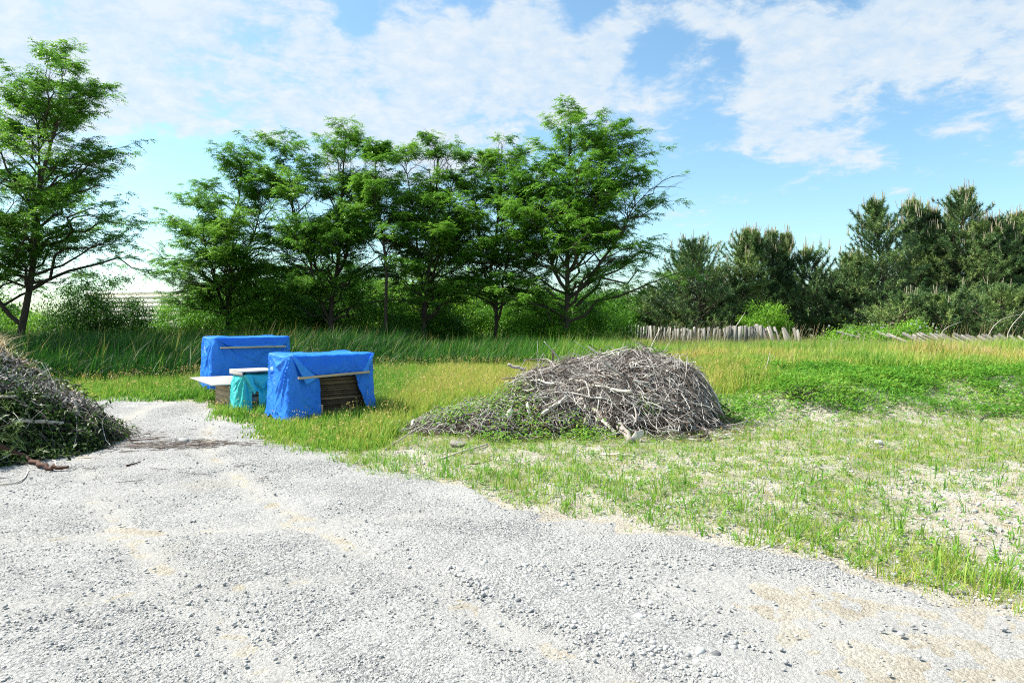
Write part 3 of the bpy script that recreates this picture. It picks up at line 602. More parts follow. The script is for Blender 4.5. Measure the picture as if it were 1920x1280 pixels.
D = 29; tree('locust_tree', base_at(1060, D), D, hgt(224, D), 3.9, (.3, 0), 'wide two topped locust tree behind the brush pile, nearest the pines', 7, [(.35, (1.9, .2), 9.6), (.28, (-1.5, .4), 7.6), (.25, (2.9, -.6), 6.6)], nl=32, rb=.15, c0=.14, skew=.2, group=TG, lo=(.0, .4), gap=-.05)

tree('locust_tree', -20.5, 22, 12.5, 4.4, (.5, 0), 'locust tree just past the edge of the photo whose shade lies on the tall grass', 9, [(.3, (-1.4, .6), 10)], nl=24, rb=.16, c0=.15, group=TG)
def bush(x, y, h, rx, label, seed, tintm=.5, name='bush', n=None, leafs=(.10, .055), m='bush', group='bushes under and behind the locust trees', flowers=0, cat='bush'):
    r = np.random.default_rng(seed); root = empty(name, (x, y, float(H(x, y)))); wood = Acc(); fol = Acc()
    ns = 12; a = r.uniform(0, 6.283, ns); q = r.uniform(.3, 1, ns)
    p0 = np.stack([r.normal(0, .1, ns), r.normal(0, .1, ns), np.zeros(ns)], 1); e = np.stack([np.cos(a) * rx * q * .7, np.sin(a) * rx * q * .7, h * (1 - .4 * q * q)], 1)
    t = np.linspace(0, 1, 5)[None, :, None]; pts = p0[:, None] + (e - p0)[:, None] * np.concatenate([t ** 1.3, t ** 1.3, t ** .85], 2) + r.normal(0, .05, (ns, 5, 3)) * h * .4
    tubes(wood, pts, np.tile(np.linspace(.03, .008, 5) * h / 3, (ns, 1)), 4, .4)
    # clumps of leaves within an uneven dome
    nc = int(50 + 22 * rx * h); ca = r.uniform(0, 6.283, nc); cr_ = np.sqrt(r.uniform(0, 1, nc)); cz = r.uniform(.12, 1, nc)
    C = np.stack([np.cos(ca) * cr_ * rx, np.sin(ca) * cr_ * rx, 0 * cz], 1); C[:, 2] = h * cz ** .8 * np.sqrt(np.clip(1 - .7 * cr_ ** 2, .1, 1)) * r.uniform(.8, 1.15, nc)
    per = n or 110; li = np.repeat(np.arange(nc), per); s_ = r.uniform(.22, .42, nc) * (.6 + .25 * min(rx, 3))
    P = C[li] + r.normal(0, 1, (nc * per, 3)) * (s_[li][:, None] * np.array([.62, .62, .36])); P[:, 2] = np.maximum(P[:, 2], .03)
    d = r.normal(0, 1, P.shape) + unit(C[li] * [1, 1, .3] + 1e-3) * .6; d[:, 2] -= .2
    leaves(fol, P, d, np.tile([0, 0, 1.], (len(P), 1)) + r.normal(0, .4, P.shape), leafs[0] * r.uniform(.7, 1.2, len(P)), leafs[1], np.clip(tintm + r.normal(0, .14, nc)[li] + r.normal(0, .1, len(P)), 0, 1))
    wood.build('stems', M['bark'], root, True); fol.build('foliage', M[m], root)
    if flowers:
        fl = Acc(); pk = P[r.integers(0, len(P), flowers)] * [1, 1, 1.08] + [0, -.05, .03]
        for a_ in np.arange(5) * 1.257:
            leaves(fl, pk, np.tile([math.cos(a_), -.5, math.sin(a_)], (flowers, 1)), np.tile([0, -1., .3], (flowers, 1)), .06, .05, np.full(flowers, .5))
        fl.build('blossom', M['petal'], root)
    return tag(root, label, cat, group)
for i, (c, D, top_, rx, tm, lb) in enumerate([
    (40, 33, 590, 2.2, .7, 'bright yellow green bush at the foot of the leaning locust tree'),
    (185, 31, 522, 2.2, -.05, 'dark round bush below the leaning locust crown, hiding part of the warehouse'),
    (120, 35, 590, 2.6, .75, 'sunlit low bush between the leaning locust trunk and the dark round bush'),
    (285, 36, 600, 1.7, .55, 'small bush in front of the pale warehouse wall'),
    (375, 37, 540, 2.3, .55, 'bush at the end of the warehouse gap, beside the low broad locust tree'),
    (500, 34, 490, 2.8, .45, 'large bush directly behind the back blue tarp'),
    (575, 37, 520, 2.6, .7, 'light green bush behind the dense dark locust trunk'),
    (665, 35, 510, 2.4, .3, 'dark bush between the dense locust and the slender leaning one'),
    (775, 38, 480, 2.2, .85, 'luminous yellow green bush seen between the slender and the many stemmed locust'),
    (862, 38, 505, 2.5, .75, 'bright green bush behind the trunks just left of the short fence stretch'),
    (800, 33, 565, 2.0, .25, 'low dark bush at the foot of the many stemmed locust'),
    (985, 36, 530, 2.5, .45, 'mid green bush behind the narrow airy locust'),
    (1015, 30, 575, 1.6, .65, 'spreading light bush beside the two topped locust trunk'),
    (1095, 34, 535, 2.4, .3, 'dark bush filling the foot of the two topped locust'),
    (1165, 44, 555, 2.0, .35, 'bush where the locust row meets the first pine')]):
    bush(base_at(c, D), D, hgt(top_, D), rx, lb, 200 + i, tm)
for i, (c, D, top_, rx) in enumerate([(-60, 34, 560, 3), (50, 48, 590, 4), (455, 46, 520, 3.5), (620, 48, 490, 4), (720, 45, 530, 3), (900, 50, 540, 4), (1040, 48, 540, 4), (1140, 46, 545, 3)]):
    bush(base_at(c, D), D, hgt(top_, D), rx, 'shadowy thicket glimpsed between trunks at the very back of the locust row', 300 + i, .3, 'thicket', 150, (.14, .08), group='thickets behind the locust row', cat='bush')
bush(base_at(1432, 37), 37, hgt(572, 37), 1.35, 'bright green leafy bush growing between the pines over the plank fence', 401, .75, group='bushes by the plank fence')
bush(base_at(1610, 29), 29, hgt(618, 29), 1.5, 'low bramble with white blossom just in front of the pines', 402, .75, 'bramble', flowers=90, group='bushes by the plank fence')
bush(base_at(1700, 29), 29, hgt(608, 29), 1.2, 'taller bramble mound with white blossom next to the fallen slanting fence', 403, .75, 'bramble', flowers=90, group='bushes by the plank fence')
bush(base_at(1270, 43), 43, hgt(585, 43), 1.3, 'dull green bush at the foot of the first tall pine', 404, .3, group='bushes by the plank fence')

def pine(x, y, Hh, R_, label, seed, tops=1, cand=.5, group='dark pines beyond the plank fence', tm=.45):
    r = np.random.default_rng(seed); R_ = R_ * 1.25; root = empty('pine_tree', (x, y, float(H(x, y)))); wood = Acc(); fol = Acc(); sh = Acc()
    K = 10; t = np.linspace(0, 1, K); stems = []
    pts = np.stack([np.interp(t, [0, .5, 1], [0, r.normal(0, .2), r.normal(0, .3)]), r.normal(0, .04, K), t * Hh], 1); stems.append((pts, 0, 1.0))
    for q in range(tops - 1):
        a = r.uniform(-.5, .5) + (math.pi if q % 2 else 0); f = r.uniform(.4, .55); b = pts[int(f * (K - 1))]; off = r.uniform(.28, .5) * R_
        hh = Hh * r.uniform(.88, .98); p2 = np.stack([b[0] + math.cos(a) * off * t ** .6, b[1] + math.sin(a) * off * t ** .6, b[2] + (hh - b[2]) * t], 1); stems.append((p2, f, .6))
    TP = []; TD = []; CP = []
    for pts, f, sc_ in stems:
        tubes(wood, pts[None], (.11 * sc_ * (1 - t) ** .8 + .012)[None], 7, .55)
        z0 = max(pts[0, 2], .35); zs = np.arange(z0, Hh * .985 if sc_ == 1 else pts[-1, 2] - .1, .34); zs = zs + r.normal(0, .05, len(zs))
        per = 6; n = len(zs) * per; bz_ = np.repeat(zs, per) + r.normal(0, .07, n); a = np.tile(np.arange(per) / per * 6.283, len(zs)) + np.repeat(r.uniform(0, 6, len(zs)), per) + r.normal(0, .25, n)
        b = np.stack([np.interp(bz_, pts[:, 2], pts[:, q]) for q in range(2)] + [bz_], 1); u = np.clip(bz_ / Hh, 0, 1)
        ln = R_ * sc_ ** .7 * np.interp(u, [0, .2, .5, .8, .95, 1], [.9, 1, .92, .58, .27, .1]) * r.uniform(.6, 1.15, n)
        e0 = np.interp(u, [0, .6, 1], [.05, .35, .8]) + r.normal(0, .12, n); e1 = np.interp(u, [0, .6, 1], [.5, .8, 1.3]) + r.normal(0, .15, n)
        dr = lambda a_, e_: np.stack([np.cos(a_) * np.cos(e_), np.sin(a_) * np.cos(e_), np.sin(e_)], 1)
        lim = bez(b, dr(a, e0), dr(a, e1), ln, 5); tubes(wood, lim, (.010 + .014 * ln)[:, None] * np.linspace(1, .35, 5)[None], 4, .6)
        m = 6; li = np.repeat(np.arange(n), m); sf = np.tile(np.linspace(.3, 1, m), n); kk = np.minimum(sf * 4, 3.999); i0 = kk.astype(int); fr = (kk - i0)[:, None]
        P = lim[li, i0] * (1 - fr) + lim[li, i0 + 1] * fr; ta = a[li] + np.where(np.tile(np.arange(m) % 2, n) == 0, 1, -1) * r.uniform(.3, 1.1, n * m) * (sf < .97); te = r.normal(.45, .2, n * m) + .5 * u[li]
        sl = np.clip(.32 * ln[li], .15, .6) * r.uniform(.7, 1.2, n * m); sec = bez(P, dr(ta, te), dr(ta, te + .3), sl, 3); tubes(wood, sec, np.tile([.012, .009, .006], (n * m, 1)), 3, .6)
        for s_ in (.5, 1.0):
            TP.append(P + (sec[:, 2] - P) * s_); TD.append(unit(sec[:, 2] - P))
        CP.append(sec[(u[li] > .62) & (sf > .9), 2]); CP.append(np.repeat(pts[-1:], 5, 0) + r.normal(0, .05, (5, 3)))
        zt = np.linspace(max(.6, z0), pts[-1, 2], 10 + int(Hh * 3)); TP.append(np.stack([np.interp(zt, pts[:, 2], pts[:, q]) for q in range(2)] + [zt], 1)); TD.append(np.tile([0, 0, 1.], (len(zt), 1)))
    P = np.concatenate(TP); D = np.concatenate(TD); n = len(P); m = 20; li = np.repeat(np.arange(n), m)
    cl_ = (vn(P[:, 0] * 1.2 + P[:, 1], P[:, 2] * 1.2, seed)[li] - .5) * 1.0
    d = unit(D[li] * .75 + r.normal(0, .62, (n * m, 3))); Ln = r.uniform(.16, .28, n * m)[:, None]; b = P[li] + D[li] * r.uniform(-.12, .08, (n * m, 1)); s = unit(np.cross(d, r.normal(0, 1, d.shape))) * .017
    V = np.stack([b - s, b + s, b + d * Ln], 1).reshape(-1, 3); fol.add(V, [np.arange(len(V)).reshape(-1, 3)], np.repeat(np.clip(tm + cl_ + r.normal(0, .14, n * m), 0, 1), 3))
    C = np.concatenate(CP); C = C[r.uniform(0, 1, len(C)) < cand * .6]; C = np.concatenate([C, np.concatenate([np.repeat(s_[0][-1:], 2, 0) for s_ in stems])]); C = np.repeat(C, 3, 0) + r.normal(0, .05, (len(C) * 3, 3)); n = len(C)
    ch = r.uniform(.2, .6, n) * np.where(np.arange(n) >= n - 3 * len(stems), 1.7, 1); top = C + np.stack([r.normal(0, .05, n), r.normal(0, .05, n), ch], 1); tubes(sh, np.stack([C, top], 1), np.tile([.018, .012], (n, 1)), 4, r.uniform(0, 1, n))
    wood.build('trunk', M['bark'], root, True); fol.build('crown', M['needle'], root); sh.build('new_shoots', M['shoot'], root)['kind'] = 'stuff'
    return tag(root, label, 'tree', group)
PN = [(1308, 40, 448, 2.0, 1, .45, 'first full pine beside the two topped locust, evenly cone shaped'),
      (1402, 41, 425, 1.6, 2, .7, 'twin topped pine with pale spikes, second tall one from the locust row'),
      (1448, 42, 428, 1.4, 2, .7, 'narrow pine pressed against the twin topped pine, right above the bright leafy bush'),
      (1528, 41, 462, 1.7, 1, .7, 'shorter pointed pine in the dip before the tall pine group'),
      (1598, 40, 475, 1.8, 2, .4, 'low bushy pine leaning against the start of the tall pine group'),
      (1648, 39, 375, 1.9, 1, .8, 'tall dark pine that begins the tall group, a clear step above its low neighbour'),
      (1715, 41, 372, 1.6, 2, 1., 'pine with a tall bare bunch of pale spikes inside the tall group'),
      (1795, 40, 350, 2.0, 1, .9, 'highest pine of all, its dark spire standing above the others'),
      (1755, 43, 392, 1.6, 2, 1., 'pine just behind and beside the highest pine, spiky pale top'),
      (1852, 39, 408, 2.0, 3, 1., 'broad pine with many pale spikes next to the highest pine'),
      (1915, 40, 398, 2.0, 2, .9, 'pine cut by the edge of the photo at the end of the row')]
for i, (c, D, tr, R_, tp, cd, lb) in enumerate(PN): pine(base_at(c, D), D, hgt(tr + 16, D), R_, lb, 500 + i, tp, cd)
for i, (c, D, tr, R_, lb) in enumerate([
    (1225, 43, 545, 1.8, 'low grey green pine emerging right beside the locust foliage'),
    (1290, 42, 478, 1.8, 'pine directly behind the evenly cone shaped one, thickening its outline'),
    (1340, 43, 505, 1.6, 'slim pine right behind the far flank of the cone shaped pine'),
    (1160, 45, 560, 1.9, 'small pine mostly hidden by the two topped locust'),
    (1365, 44, 530, 1.7, 'low pine in the gap between the cone shaped pine and the twin topped pine'),
    (1485, 45, 530, 1.8, 'low pine filling the notch before the shorter pointed pine'),
    (1568, 44, 512, 1.8, 'low pine behind the bushy pine, in the dip of the skyline'),
    (1680, 36, 560, 1.5, 'young pine in front of the tall group, above the blossoming bramble'),
    (1770, 36, 555, 1.6, 'young pine beneath the highest pine'),
    (1870, 35, 545, 1.7, 'young pine behind the slanting fallen fence planks'),
    (1990, 38, 425, 2.2, 'pine just past the edge of the photo beyond the end of the row')]):
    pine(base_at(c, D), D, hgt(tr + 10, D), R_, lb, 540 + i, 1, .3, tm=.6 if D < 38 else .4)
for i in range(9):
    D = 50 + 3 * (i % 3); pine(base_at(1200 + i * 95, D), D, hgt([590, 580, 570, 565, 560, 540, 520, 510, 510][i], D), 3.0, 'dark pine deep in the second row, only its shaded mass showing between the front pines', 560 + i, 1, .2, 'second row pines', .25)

# ------------------------------------------------------------------ plank fences
def fence(c0, c1, D0, D1, top0, top1, n, label, seed, wpl=.14, lean=0., leanj=.08, skip=.05):
    r = np.random.default_rng(seed); x0, x1 = base_at(c0, D0), base_at(c1, D1); root = empty('plank_fence', (x0, D0, float(H(x0, D0)))); rz = math.atan2(D1 - D0, x1 - x0); root.rotation_euler = (0, 0, rz)
    ln = math.hypot(x1 - x0, D1 - D0)
    for i in range(n):
        if r.uniform() < skip: continue
        u = (i + .5) / n; tp = hgt(top0 + (top1 - top0) * u, D0 + (D1 - D0) * u) + r.normal(0, .05); le = lean + r.normal(0, leanj); Lp = tp / math.cos(le); wv = wpl * r.uniform(.75, 1.2)
        a = Acc(); t_ = .018; pr = [(-wv / 2, 0), (wv / 2, 0), (wv / 2 * r.uniform(.85, 1), Lp * .5), (wv / 2, Lp - .02), (wv * .22, Lp + r.uniform(-.02, .03)), (-wv / 2, Lp - r.uniform(0, .05)), (-wv / 2, Lp * .5)]
        f = [(x, -t_, z) for x, z in pr]; b = [(x, t_, z) for x, z in pr]; m = len(pr)
        a.add(np.array(f + b), [np.array([list(range(m))]), np.array([[m + m - 1 - q for q in range(m)]]), np.array([[q + m, (q + 1) % m + m, (q + 1) % m, q] for q in range(m)])], r.uniform(.25, .9))
        o = a.build('plank', M['plank'], root); o.location = (u * ln, r.normal(0, .02), 0); o.rotation_euler = (r.normal(0, .05), le, r.normal(0, .1))
    a = Acc(); boxv(a, (-.1, .05, .45), (ln + .1, .09, .53), .3) if abs(lean) < .3 else boxv(a, (-.1, .05, .12), (ln + .1, .09, .2), .3); a.build('rail', M['plank'], root)
    return tag(root, label, 'fence', 'old grey plank fences at the back of the meadow')
fence(815, 1010, 46, 44, 623, 622, 44, 'low pale plank fence glimpsed between the locust trunks', 1, .13, .04)
fence(1165, 1262, 41, 38, 613, 615, 26, 'even narrow picket stretch just beside the locust foliage', 2, .10)
fence(1262, 1365, 38, 36, 618, 618, 24, 'greyer shaded fence stretch with dry reeds in front', 3, .13)
fence(1362, 1432, 35.5, 35, 613, 613, 15, 'closed stretch of wide pale upright planks below the bright leafy bush', 4, .17, -.04, .05, 0)
fence(1432, 1505, 35, 33.5, 616, 619, 15, 'short fence stretch whose planks lean over towards the bramble', 5, .13, -.38, .10)
fence(1768, 1815, 27, 26.5, 630, 631, 12, 'short fallen planks just emerging from the grass beyond the bramble', 6, .09, -1.0, .12)
fence(1815, 1990, 26.5, 25, 629, 634, 38, 'collapsed fence of long white planks slanting at a steep angle near the photo edge', 7, .095, -.98, .10)

# dead bent branches by the collapsed fence
def stick(pts, r0, r1, name, label, m='log', tint=.6, sides=6, cat='branch', group=None, sub=3):
    P = np.array(pts, float); K = len(P); t = np.linspace(0, K - 1, (K - 1) * sub + 1); Q = np.stack([np.interp(t, np.arange(K), P[:, q]) for q in range(3)], 1)
    if K > 2:
        for _ in range(2): Q[1:-1] = (Q[:-2] + 2 * Q[1:-1] + Q[2:]) / 4
    Q[1:-1] += rng.normal(0, r0 * .25, Q[1:-1].shape)
    a = Acc(); c = Q[0].copy(); tubes(a, (Q - c)[None], (np.linspace(r0, r1, len(Q)) * rng.uniform(.88, 1.1, len(Q)))[None], sides, tint, True)
    o = a.build(name, M[m], None, True); o.location = c; return tag(o, label, cat, group)
g_ = 'dead branches by the collapsed fence'
stick([px(1848, 640, 27), px(1862, 610, 27.2), px(1885, 594, 27.5), px(1925, 588, 28)], .017, .008, 'dead_branch', 'bare grey branch arching over the collapsed fence', tint=.7, group=g_)
stick([px(1886, 645, 26), px(1893, 612, 26.2), px(1912, 596, 26.5), px(1930, 570, 27)], .017, .008, 'dead_branch', 'bare pale branch bending upwards at the photo edge above the collapsed fence', tint=.8, group=g_)
stick([px(1760, 632, 29), px(1775, 612, 29.2), px(1803, 603, 29.5)], .02, .008, 'dead_branch', 'small bare arching branch where the bramble ends', tint=.7, group=g_)
stick([px(1380, 612, 35), px(1390, 596, 35.2), px(1397, 586, 35.3)], .02, .008, 'dead_branch', 'thin bare stick rising above the closed stretch of wide planks', tint=.8, group=g_)

# ------------------------------------------------------------------ warehouse
D = 95; root = empty('warehouse', (base_at(165, D), D, -.3)); Wl = 26; Hw = hgt(546, D) + .3; a = Acc()
nb = 9; hb = (Hw - .5) / nb
for i in range(nb):
    boxv(a, (0, -.05 - .10 * (i % 2), i * hb), (Wl, .1, (i + 1) * hb - .07), .35 + .5 * (i % 2))
boxv(a, (.02, .1, 0), (Wl - .02, 14, Hw - .3), .4); a.build('wall', M['cream'], root)
a = Acc(); boxv(a, (-.2, -.35, Hw - .5), (Wl + .2, 14.2, Hw), .5); a.build('roof', M['cream'], root)
a = Acc()
for i in range(nb): boxv(a, (-.01, -.19, (i + 1) * hb - .10), (Wl + .01, .02, (i + 1) * hb - .01), .5)
boxv(a, (-.22, -.38, Hw - .62), (Wl + .22, -.1, Hw - .5), .5); a.build('cladding_strips', M['cream2'], root)
root.rotation_euler = (0, 0, R(-14)); tag(root, 'long cream warehouse with horizontal cladding bands far behind the trees', 'building')
# ------------------------------------------------------------------ tarps and what they cover
def tarp_body(w_, d_, h_, hole=None, seed=0, m='blue', drop=None, amp=1.0, parent=None, flare=.03, name='sheet', cutf=None, nz_=84):
    """a sheet draped over a w x d x h stack: top rings and hanging walls in one mesh; local x along the front, y to the back"""
    r0 = .03; per = 2 * (w_ + d_); ns = int(per / .014); s = np.arange(ns) / ns * per
    def pt(s):                              # outline, starting at the front near corner
        s = np.mod(s, per); x = np.where(s < w_, s, np.where(s < w_ + d_, w_, np.where(s < 2 * w_ + d_, 2 * w_ + d_ - s, 0)))
        y = np.where(s < w_, 0, np.where(s < w_ + d_, s - w_, np.where(s < 2 * w_ + d_, d_, per - s))); return np.stack([x, y], 1)
    p = pt(s); q = (pt(s - r0) + pt(s + r0) + p) / 3; nx = unit(np.stack([(pt(s + .02) - pt(s - .02))[:, 1], -(pt(s + .02) - pt(s - .02))[:, 0]], 1))
    V = []; tn = []
    cor0 = np.minimum.reduce([np.abs(np.mod(s - c + per / 2, per) - per / 2) for c in (0, w_, w_ + d_, 2 * w_ + d_)])
    v = np.linspace(0, 1, nz_); dz = drop(s) if drop else np.full(ns, h_ - .04)
    for k, vv in enumerate(v):
        hv = -.030 * sst(0, .25, cor0) * (.4 + fbm(s * 2.3, s * 0 + seed, seed + 40)); zz = h_ - .012 - dz * vv + hv * (1 - vv)
        ss_ = s * 1.0; dist = dz * vv
        cor = np.minimum.reduce([np.abs(np.mod(s - c + per / 2, per) - per / 2) for c in (0, w_, w_ + d_, 2 * w_ + d_)])
        fan = np.arctan2(cor, dist + .05)
        wr = (np.abs(vn(fan * 7 + seed, dist * .7 + seed, seed) - .5) * -2 + .5) * .065 * sst(0, .25, vv)
        wr += (fbm(ss_ * 2.0 + 3, dist * 1.1 + ss_ * .8, seed + 5, 3) - .5) * .05 * sst(0, .3, vv)
        wr += (.5 - np.abs(fbm(ss_ * 6 + dist * 3.5, dist * 2 - ss_ * 2, seed + 9, 3) - .5) * 4) * .007
        wr += (.5 - np.abs(fbm(ss_ * 3 - dist * 6, dist * 2.2 + ss_ * 1.2, seed + 12, 3) - .5) * 4) * .009
        wr += .042 * (vn(ss_ * 6.5 + .7 * np.sin(dist * 3), dist * .3, seed + 30) - .3) * sst(.03, .5, vv) + .012 * (vn(ss_ * 17 + dist * 5, dist * .8, seed + 31) - .4) * sst(.05, .4, vv)
        off = np.maximum(wr * amp + .025 + flare * vv ** 2, .006)
        V.append(np.concatenate([q + nx * off[:, None] * (1 if k else .3), zz[:, None] + 0 * zz[:, None]], 1)); tn.append(np.full(ns, .5))
    hv0 = -.030 * sst(0, .25, cor0) * (.4 + fbm(s * 2.3, s * 0 + seed, seed + 40)); nw = len(V); rings = 9; c = np.array([w_ / 2, d_ / 2])
    for k in range(1, rings + 1):
        f = 1 - k / rings; f = max(f, .001); P2 = c + (q - c) * f; sag = -.012 * (1 - f) + (fbm(P2[:, 0] * 4, P2[:, 1] * 4, seed + 20) - .5) * .03 * (1 - f ** 6)
        V.append(np.concatenate([P2, (h_ + sag + hv0 * f)[:, None]], 1)); tn.append(np.full(ns, .55))
    V_ = np.stack(V); allv = V_.reshape(-1, 3); i = np.arange(ns); j = (i + 1) % ns; fs = []
    for k in range(nw - 1):
        f = np.stack([k * ns + i, (k + 1) * ns + i, (k + 1) * ns + j, k * ns + j], 1)
        if cutf is not None:
            cs = s + per / ns / 2; cz = (V_[k][:, 2] + V_[k + 1][:, 2]) / 2; f = f[~cutf(cs, cz)]
        fs.append(f)
    o_ = nw * ns; fs.append(np.stack([i, j, o_ + j, o_ + i], 1))
    for k in range(rings - 1): fs.append(np.stack([o_ + k * ns + i, o_ + k * ns + j, o_ + (k + 1) * ns + j, o_ + (k + 1) * ns + i], 1))
    ob = raw(name, allv, [np.concatenate(fs)], M[m], np.concatenate(tn), parent, True)
    so = ob.modifiers.new('thick', 'SOLIDIFY'); so.thickness = .004; so.offset = 0
    return ob
def patch(corners, nu, nv, fn, mname, name, parent, tint=.5, thick=.004):
    """bilinear patch of 4 corners (a b / d c) with displacement along its normal"""
    a, b, c, d = [np.array(q, float) for q in corners]; u = np.linspace(0, 1, nu)[None, :, None]; v = np.linspace(0, 1, nv)[:, None, None]
    P = (a * (1 - u) + b * u) * (1 - v) + (d * (1 - u) + c * u) * v; nrm = unit(np.cross(b - a, a - d)[None])[0]
    P = P + nrm * fn(u[..., 0] + 0 * v[..., 0], v[..., 0] + 0 * u[..., 0])[..., None]
    i = np.arange(nv - 1)[:, None] * nu + np.arange(nu - 1)[None]; f = np.stack([i, i + nu, i + nu + 1, i + 1], 2).reshape(-1, 4)
    o = raw(name, P.reshape(-1, 3), [f], M[mname], np.full(nu * nv, tint), parent, True)
    so = o.modifiers.new('thick', 'SOLIDIFY'); so.thickness = thick; so.offset = 0; return o
ang = R(38)
def loc(F, x, y, z=0): return (F[0] + x * CU - y * SU, F[1] + x * SU + y * CU, z)
# front blue tarp
F = (-3.37, 10.4); w_, d_, h_ = 1.355, .96, 1.07; g0 = float(H(-3.2, 10.9))
root = empty('blue_tarp', (F[0], F[1], g0), ang)
def cut_front(s, z):
    left = .44; right = np.interp(z, [.1, .45, .70], [1.24, 1.12, 1.04]); return (s > left) & (s < right) & (z < .70 + .03 * (s - .7)) & (s < 1.355)
def drop_front(s):
    base = np.full(len(s), h_ - .06) + .04 * np.sin(s * 9) + .02 * np.sin(s * 23); return np.where((s > .9) & (s < 1.36), h_ - .16 + .04 * np.sin(s * 14), base)
tarp_body(w_, d_, h_, None, 3, 'blue', drop_front, 1.0, root, .05, cutf=cut_front)
cr = lambda k, am=.012: (lambda u, v: (fbm(u * 5 + k, v * 4 - k, k, 4) - .5) * am * 2 + .004)
patch([(.0, -.05, 1.045), (1.36, -.05, 1.045), (1.22, -.085, .745), (.36, -.085, .735)], 60, 16, lambda u, v: (fbm(u * 6 + v * 2, v * 3, 77, 4) - .5) * .05 + .02 * np.sin(v * 3.14) - .035 * (1 - v) ** 3, 'blue', 'apron', root, .35)
patch([(-.01, -.075, 1.05), (.035, -.08, 1.03), (.38, -.115, .70), (.20, -.12, .60)], 14, 30, lambda u, v: .018 * np.sin(u * 3.1) + (fbm(u * 3, v * 8, 78) - .5) * .015, 'blue', 'folded_flap', root, .75)
patch([(1.33, -.075, 1.06), (1.365, -.06, 1.05), (1.24, -.10, .765), (1.13, -.10, .76)], 8, 24, lambda u, v: .012 * np.sin(u * 3.1), 'blue', 'folded_hem', root, .9)
a = Acc(); boxv(a, (-.02, -.018, -.018), (1.16, .012, .018), .6); o = bevel(a.build('batten', M['batten'], root), .003); o.location = (.09, -.115, .708); o.rotation_euler = (0, R(-2.2), 0)
tag(root, 'blue tarp over the front stack, opening at its lower front onto brown panels', 'tarp', 'blue tarps over stacks')
pg = 'brown boards stacked under the front blue tarp'
for i in range(27):
    a = Acc(); zz = .10 + i * .034; j1, j2 = rng.normal(0, .008, 2); boxv(a, (.02 + abs(j1), .02 + abs(j2) , 0), (1.33 - abs(j2), .93, .026), rng.uniform(.2, .9)); o = bevel(a.build('wooden_board', M['panel']), .003, 1)
    o.location = (F[0], F[1], g0 + zz); o.rotation_euler = (0, rng.normal(0, .002), ang)
    tag(o, 'thin brown weathered wooden board in the stack under the front blue tarp', 'board', pg)
a = Acc()
for q in (.1, .62, 1.15): boxv(a, (q, .0, 0), (q + .1, .95, .095), .4)
o = a.build('bearer_timbers', M['batten']); o.location = (F[0], F[1], g0 - .0); o.rotation_euler = (0, 0, ang); tag(o, 'low timber bearers on the ground carrying the brown panel stack', 'timber')
a = Acc(); boxv(a, (-.03, -.012, 0), (.03, .012, .30), .5); o = bevel(a.build('wooden_stake', M['batten']), .003); p_ = loc(F, .43, -.09); o.location = (p_[0], p_[1], g0 - .02); o.rotation_euler = (.05, .03, ang); tag(o, 'short upright wooden stake at the edge of the front tarp opening', 'stake')
# back blue tarp
F = (-6.13, 14.1); w_, d_, h_ = 1.53, .92, 1.225; g0 = float(H(-5.8, 14.4)); root = empty('blue_tarp', (F[0], F[1], g0), ang)
tarp_body(w_, d_, h_, None, 8, 'blue', lambda s: np.full(len(s), h_ - .16) + .03 * np.sin(s * 8) + .02 * np.sin(s * 19), .9, root, .04)
patch([(.0, -.045, 1.198), (1.54, -.045, 1.198), (1.42, -.085, 1.02), (.25, -.085, 1.02)], 60, 12, lambda u, v: (fbm(u * 6 + v * 2, v * 3, 87, 4) - .5) * .03, 'blue', 'apron', root, .35)
patch([(.24, -.09, 1.045), (1.40, -.09, 1.04), (1.34, -.10, .995), (.34, -.10, 1.0)], 70, 8, lambda u, v: .02 * np.sin(v * 3.14) + (fbm(u * 14, v * 2, 88, 3) - .5) * .05, 'blue', 'rolled_hem', root, .8)
a = Acc(); boxv(a, (0, -.016, -.016), (1.36, .012, .016), .7); o = bevel(a.build('batten', M['batten'], root), .003); o.location = (.07, -.105, .998)
tag(root, 'blue tarp over the rearmost stack by the tall dark grass, closed all round', 'tarp', 'blue tarps over stacks')
for i in range(10):
    a = Acc(); boxv(a, (.03, .03, 0), (1.50, .89, .028), rng.uniform(.1, .6)); o = a.build('wooden_board', M['panel']); o.location = (F[0], F[1], g0 + .12 + i * .034); o.rotation_euler = (0, 0, ang); tag(o, 'thin brown board in the stack under the rear blue tarp', 'board', 'brown boards stacked under the rear blue tarp')
a = Acc()
for q in (.05, .7, 1.35): boxv(a, (q, .0, 0), (q + .1, .9, .115), .3)
o = a.build('bearer_timbers', M['batten']); o.location = (F[0], F[1], g0); o.rotation_euler = (0, 0, ang); tag(o, 'low timber bearers under the rear blue tarp stack', 'timber')
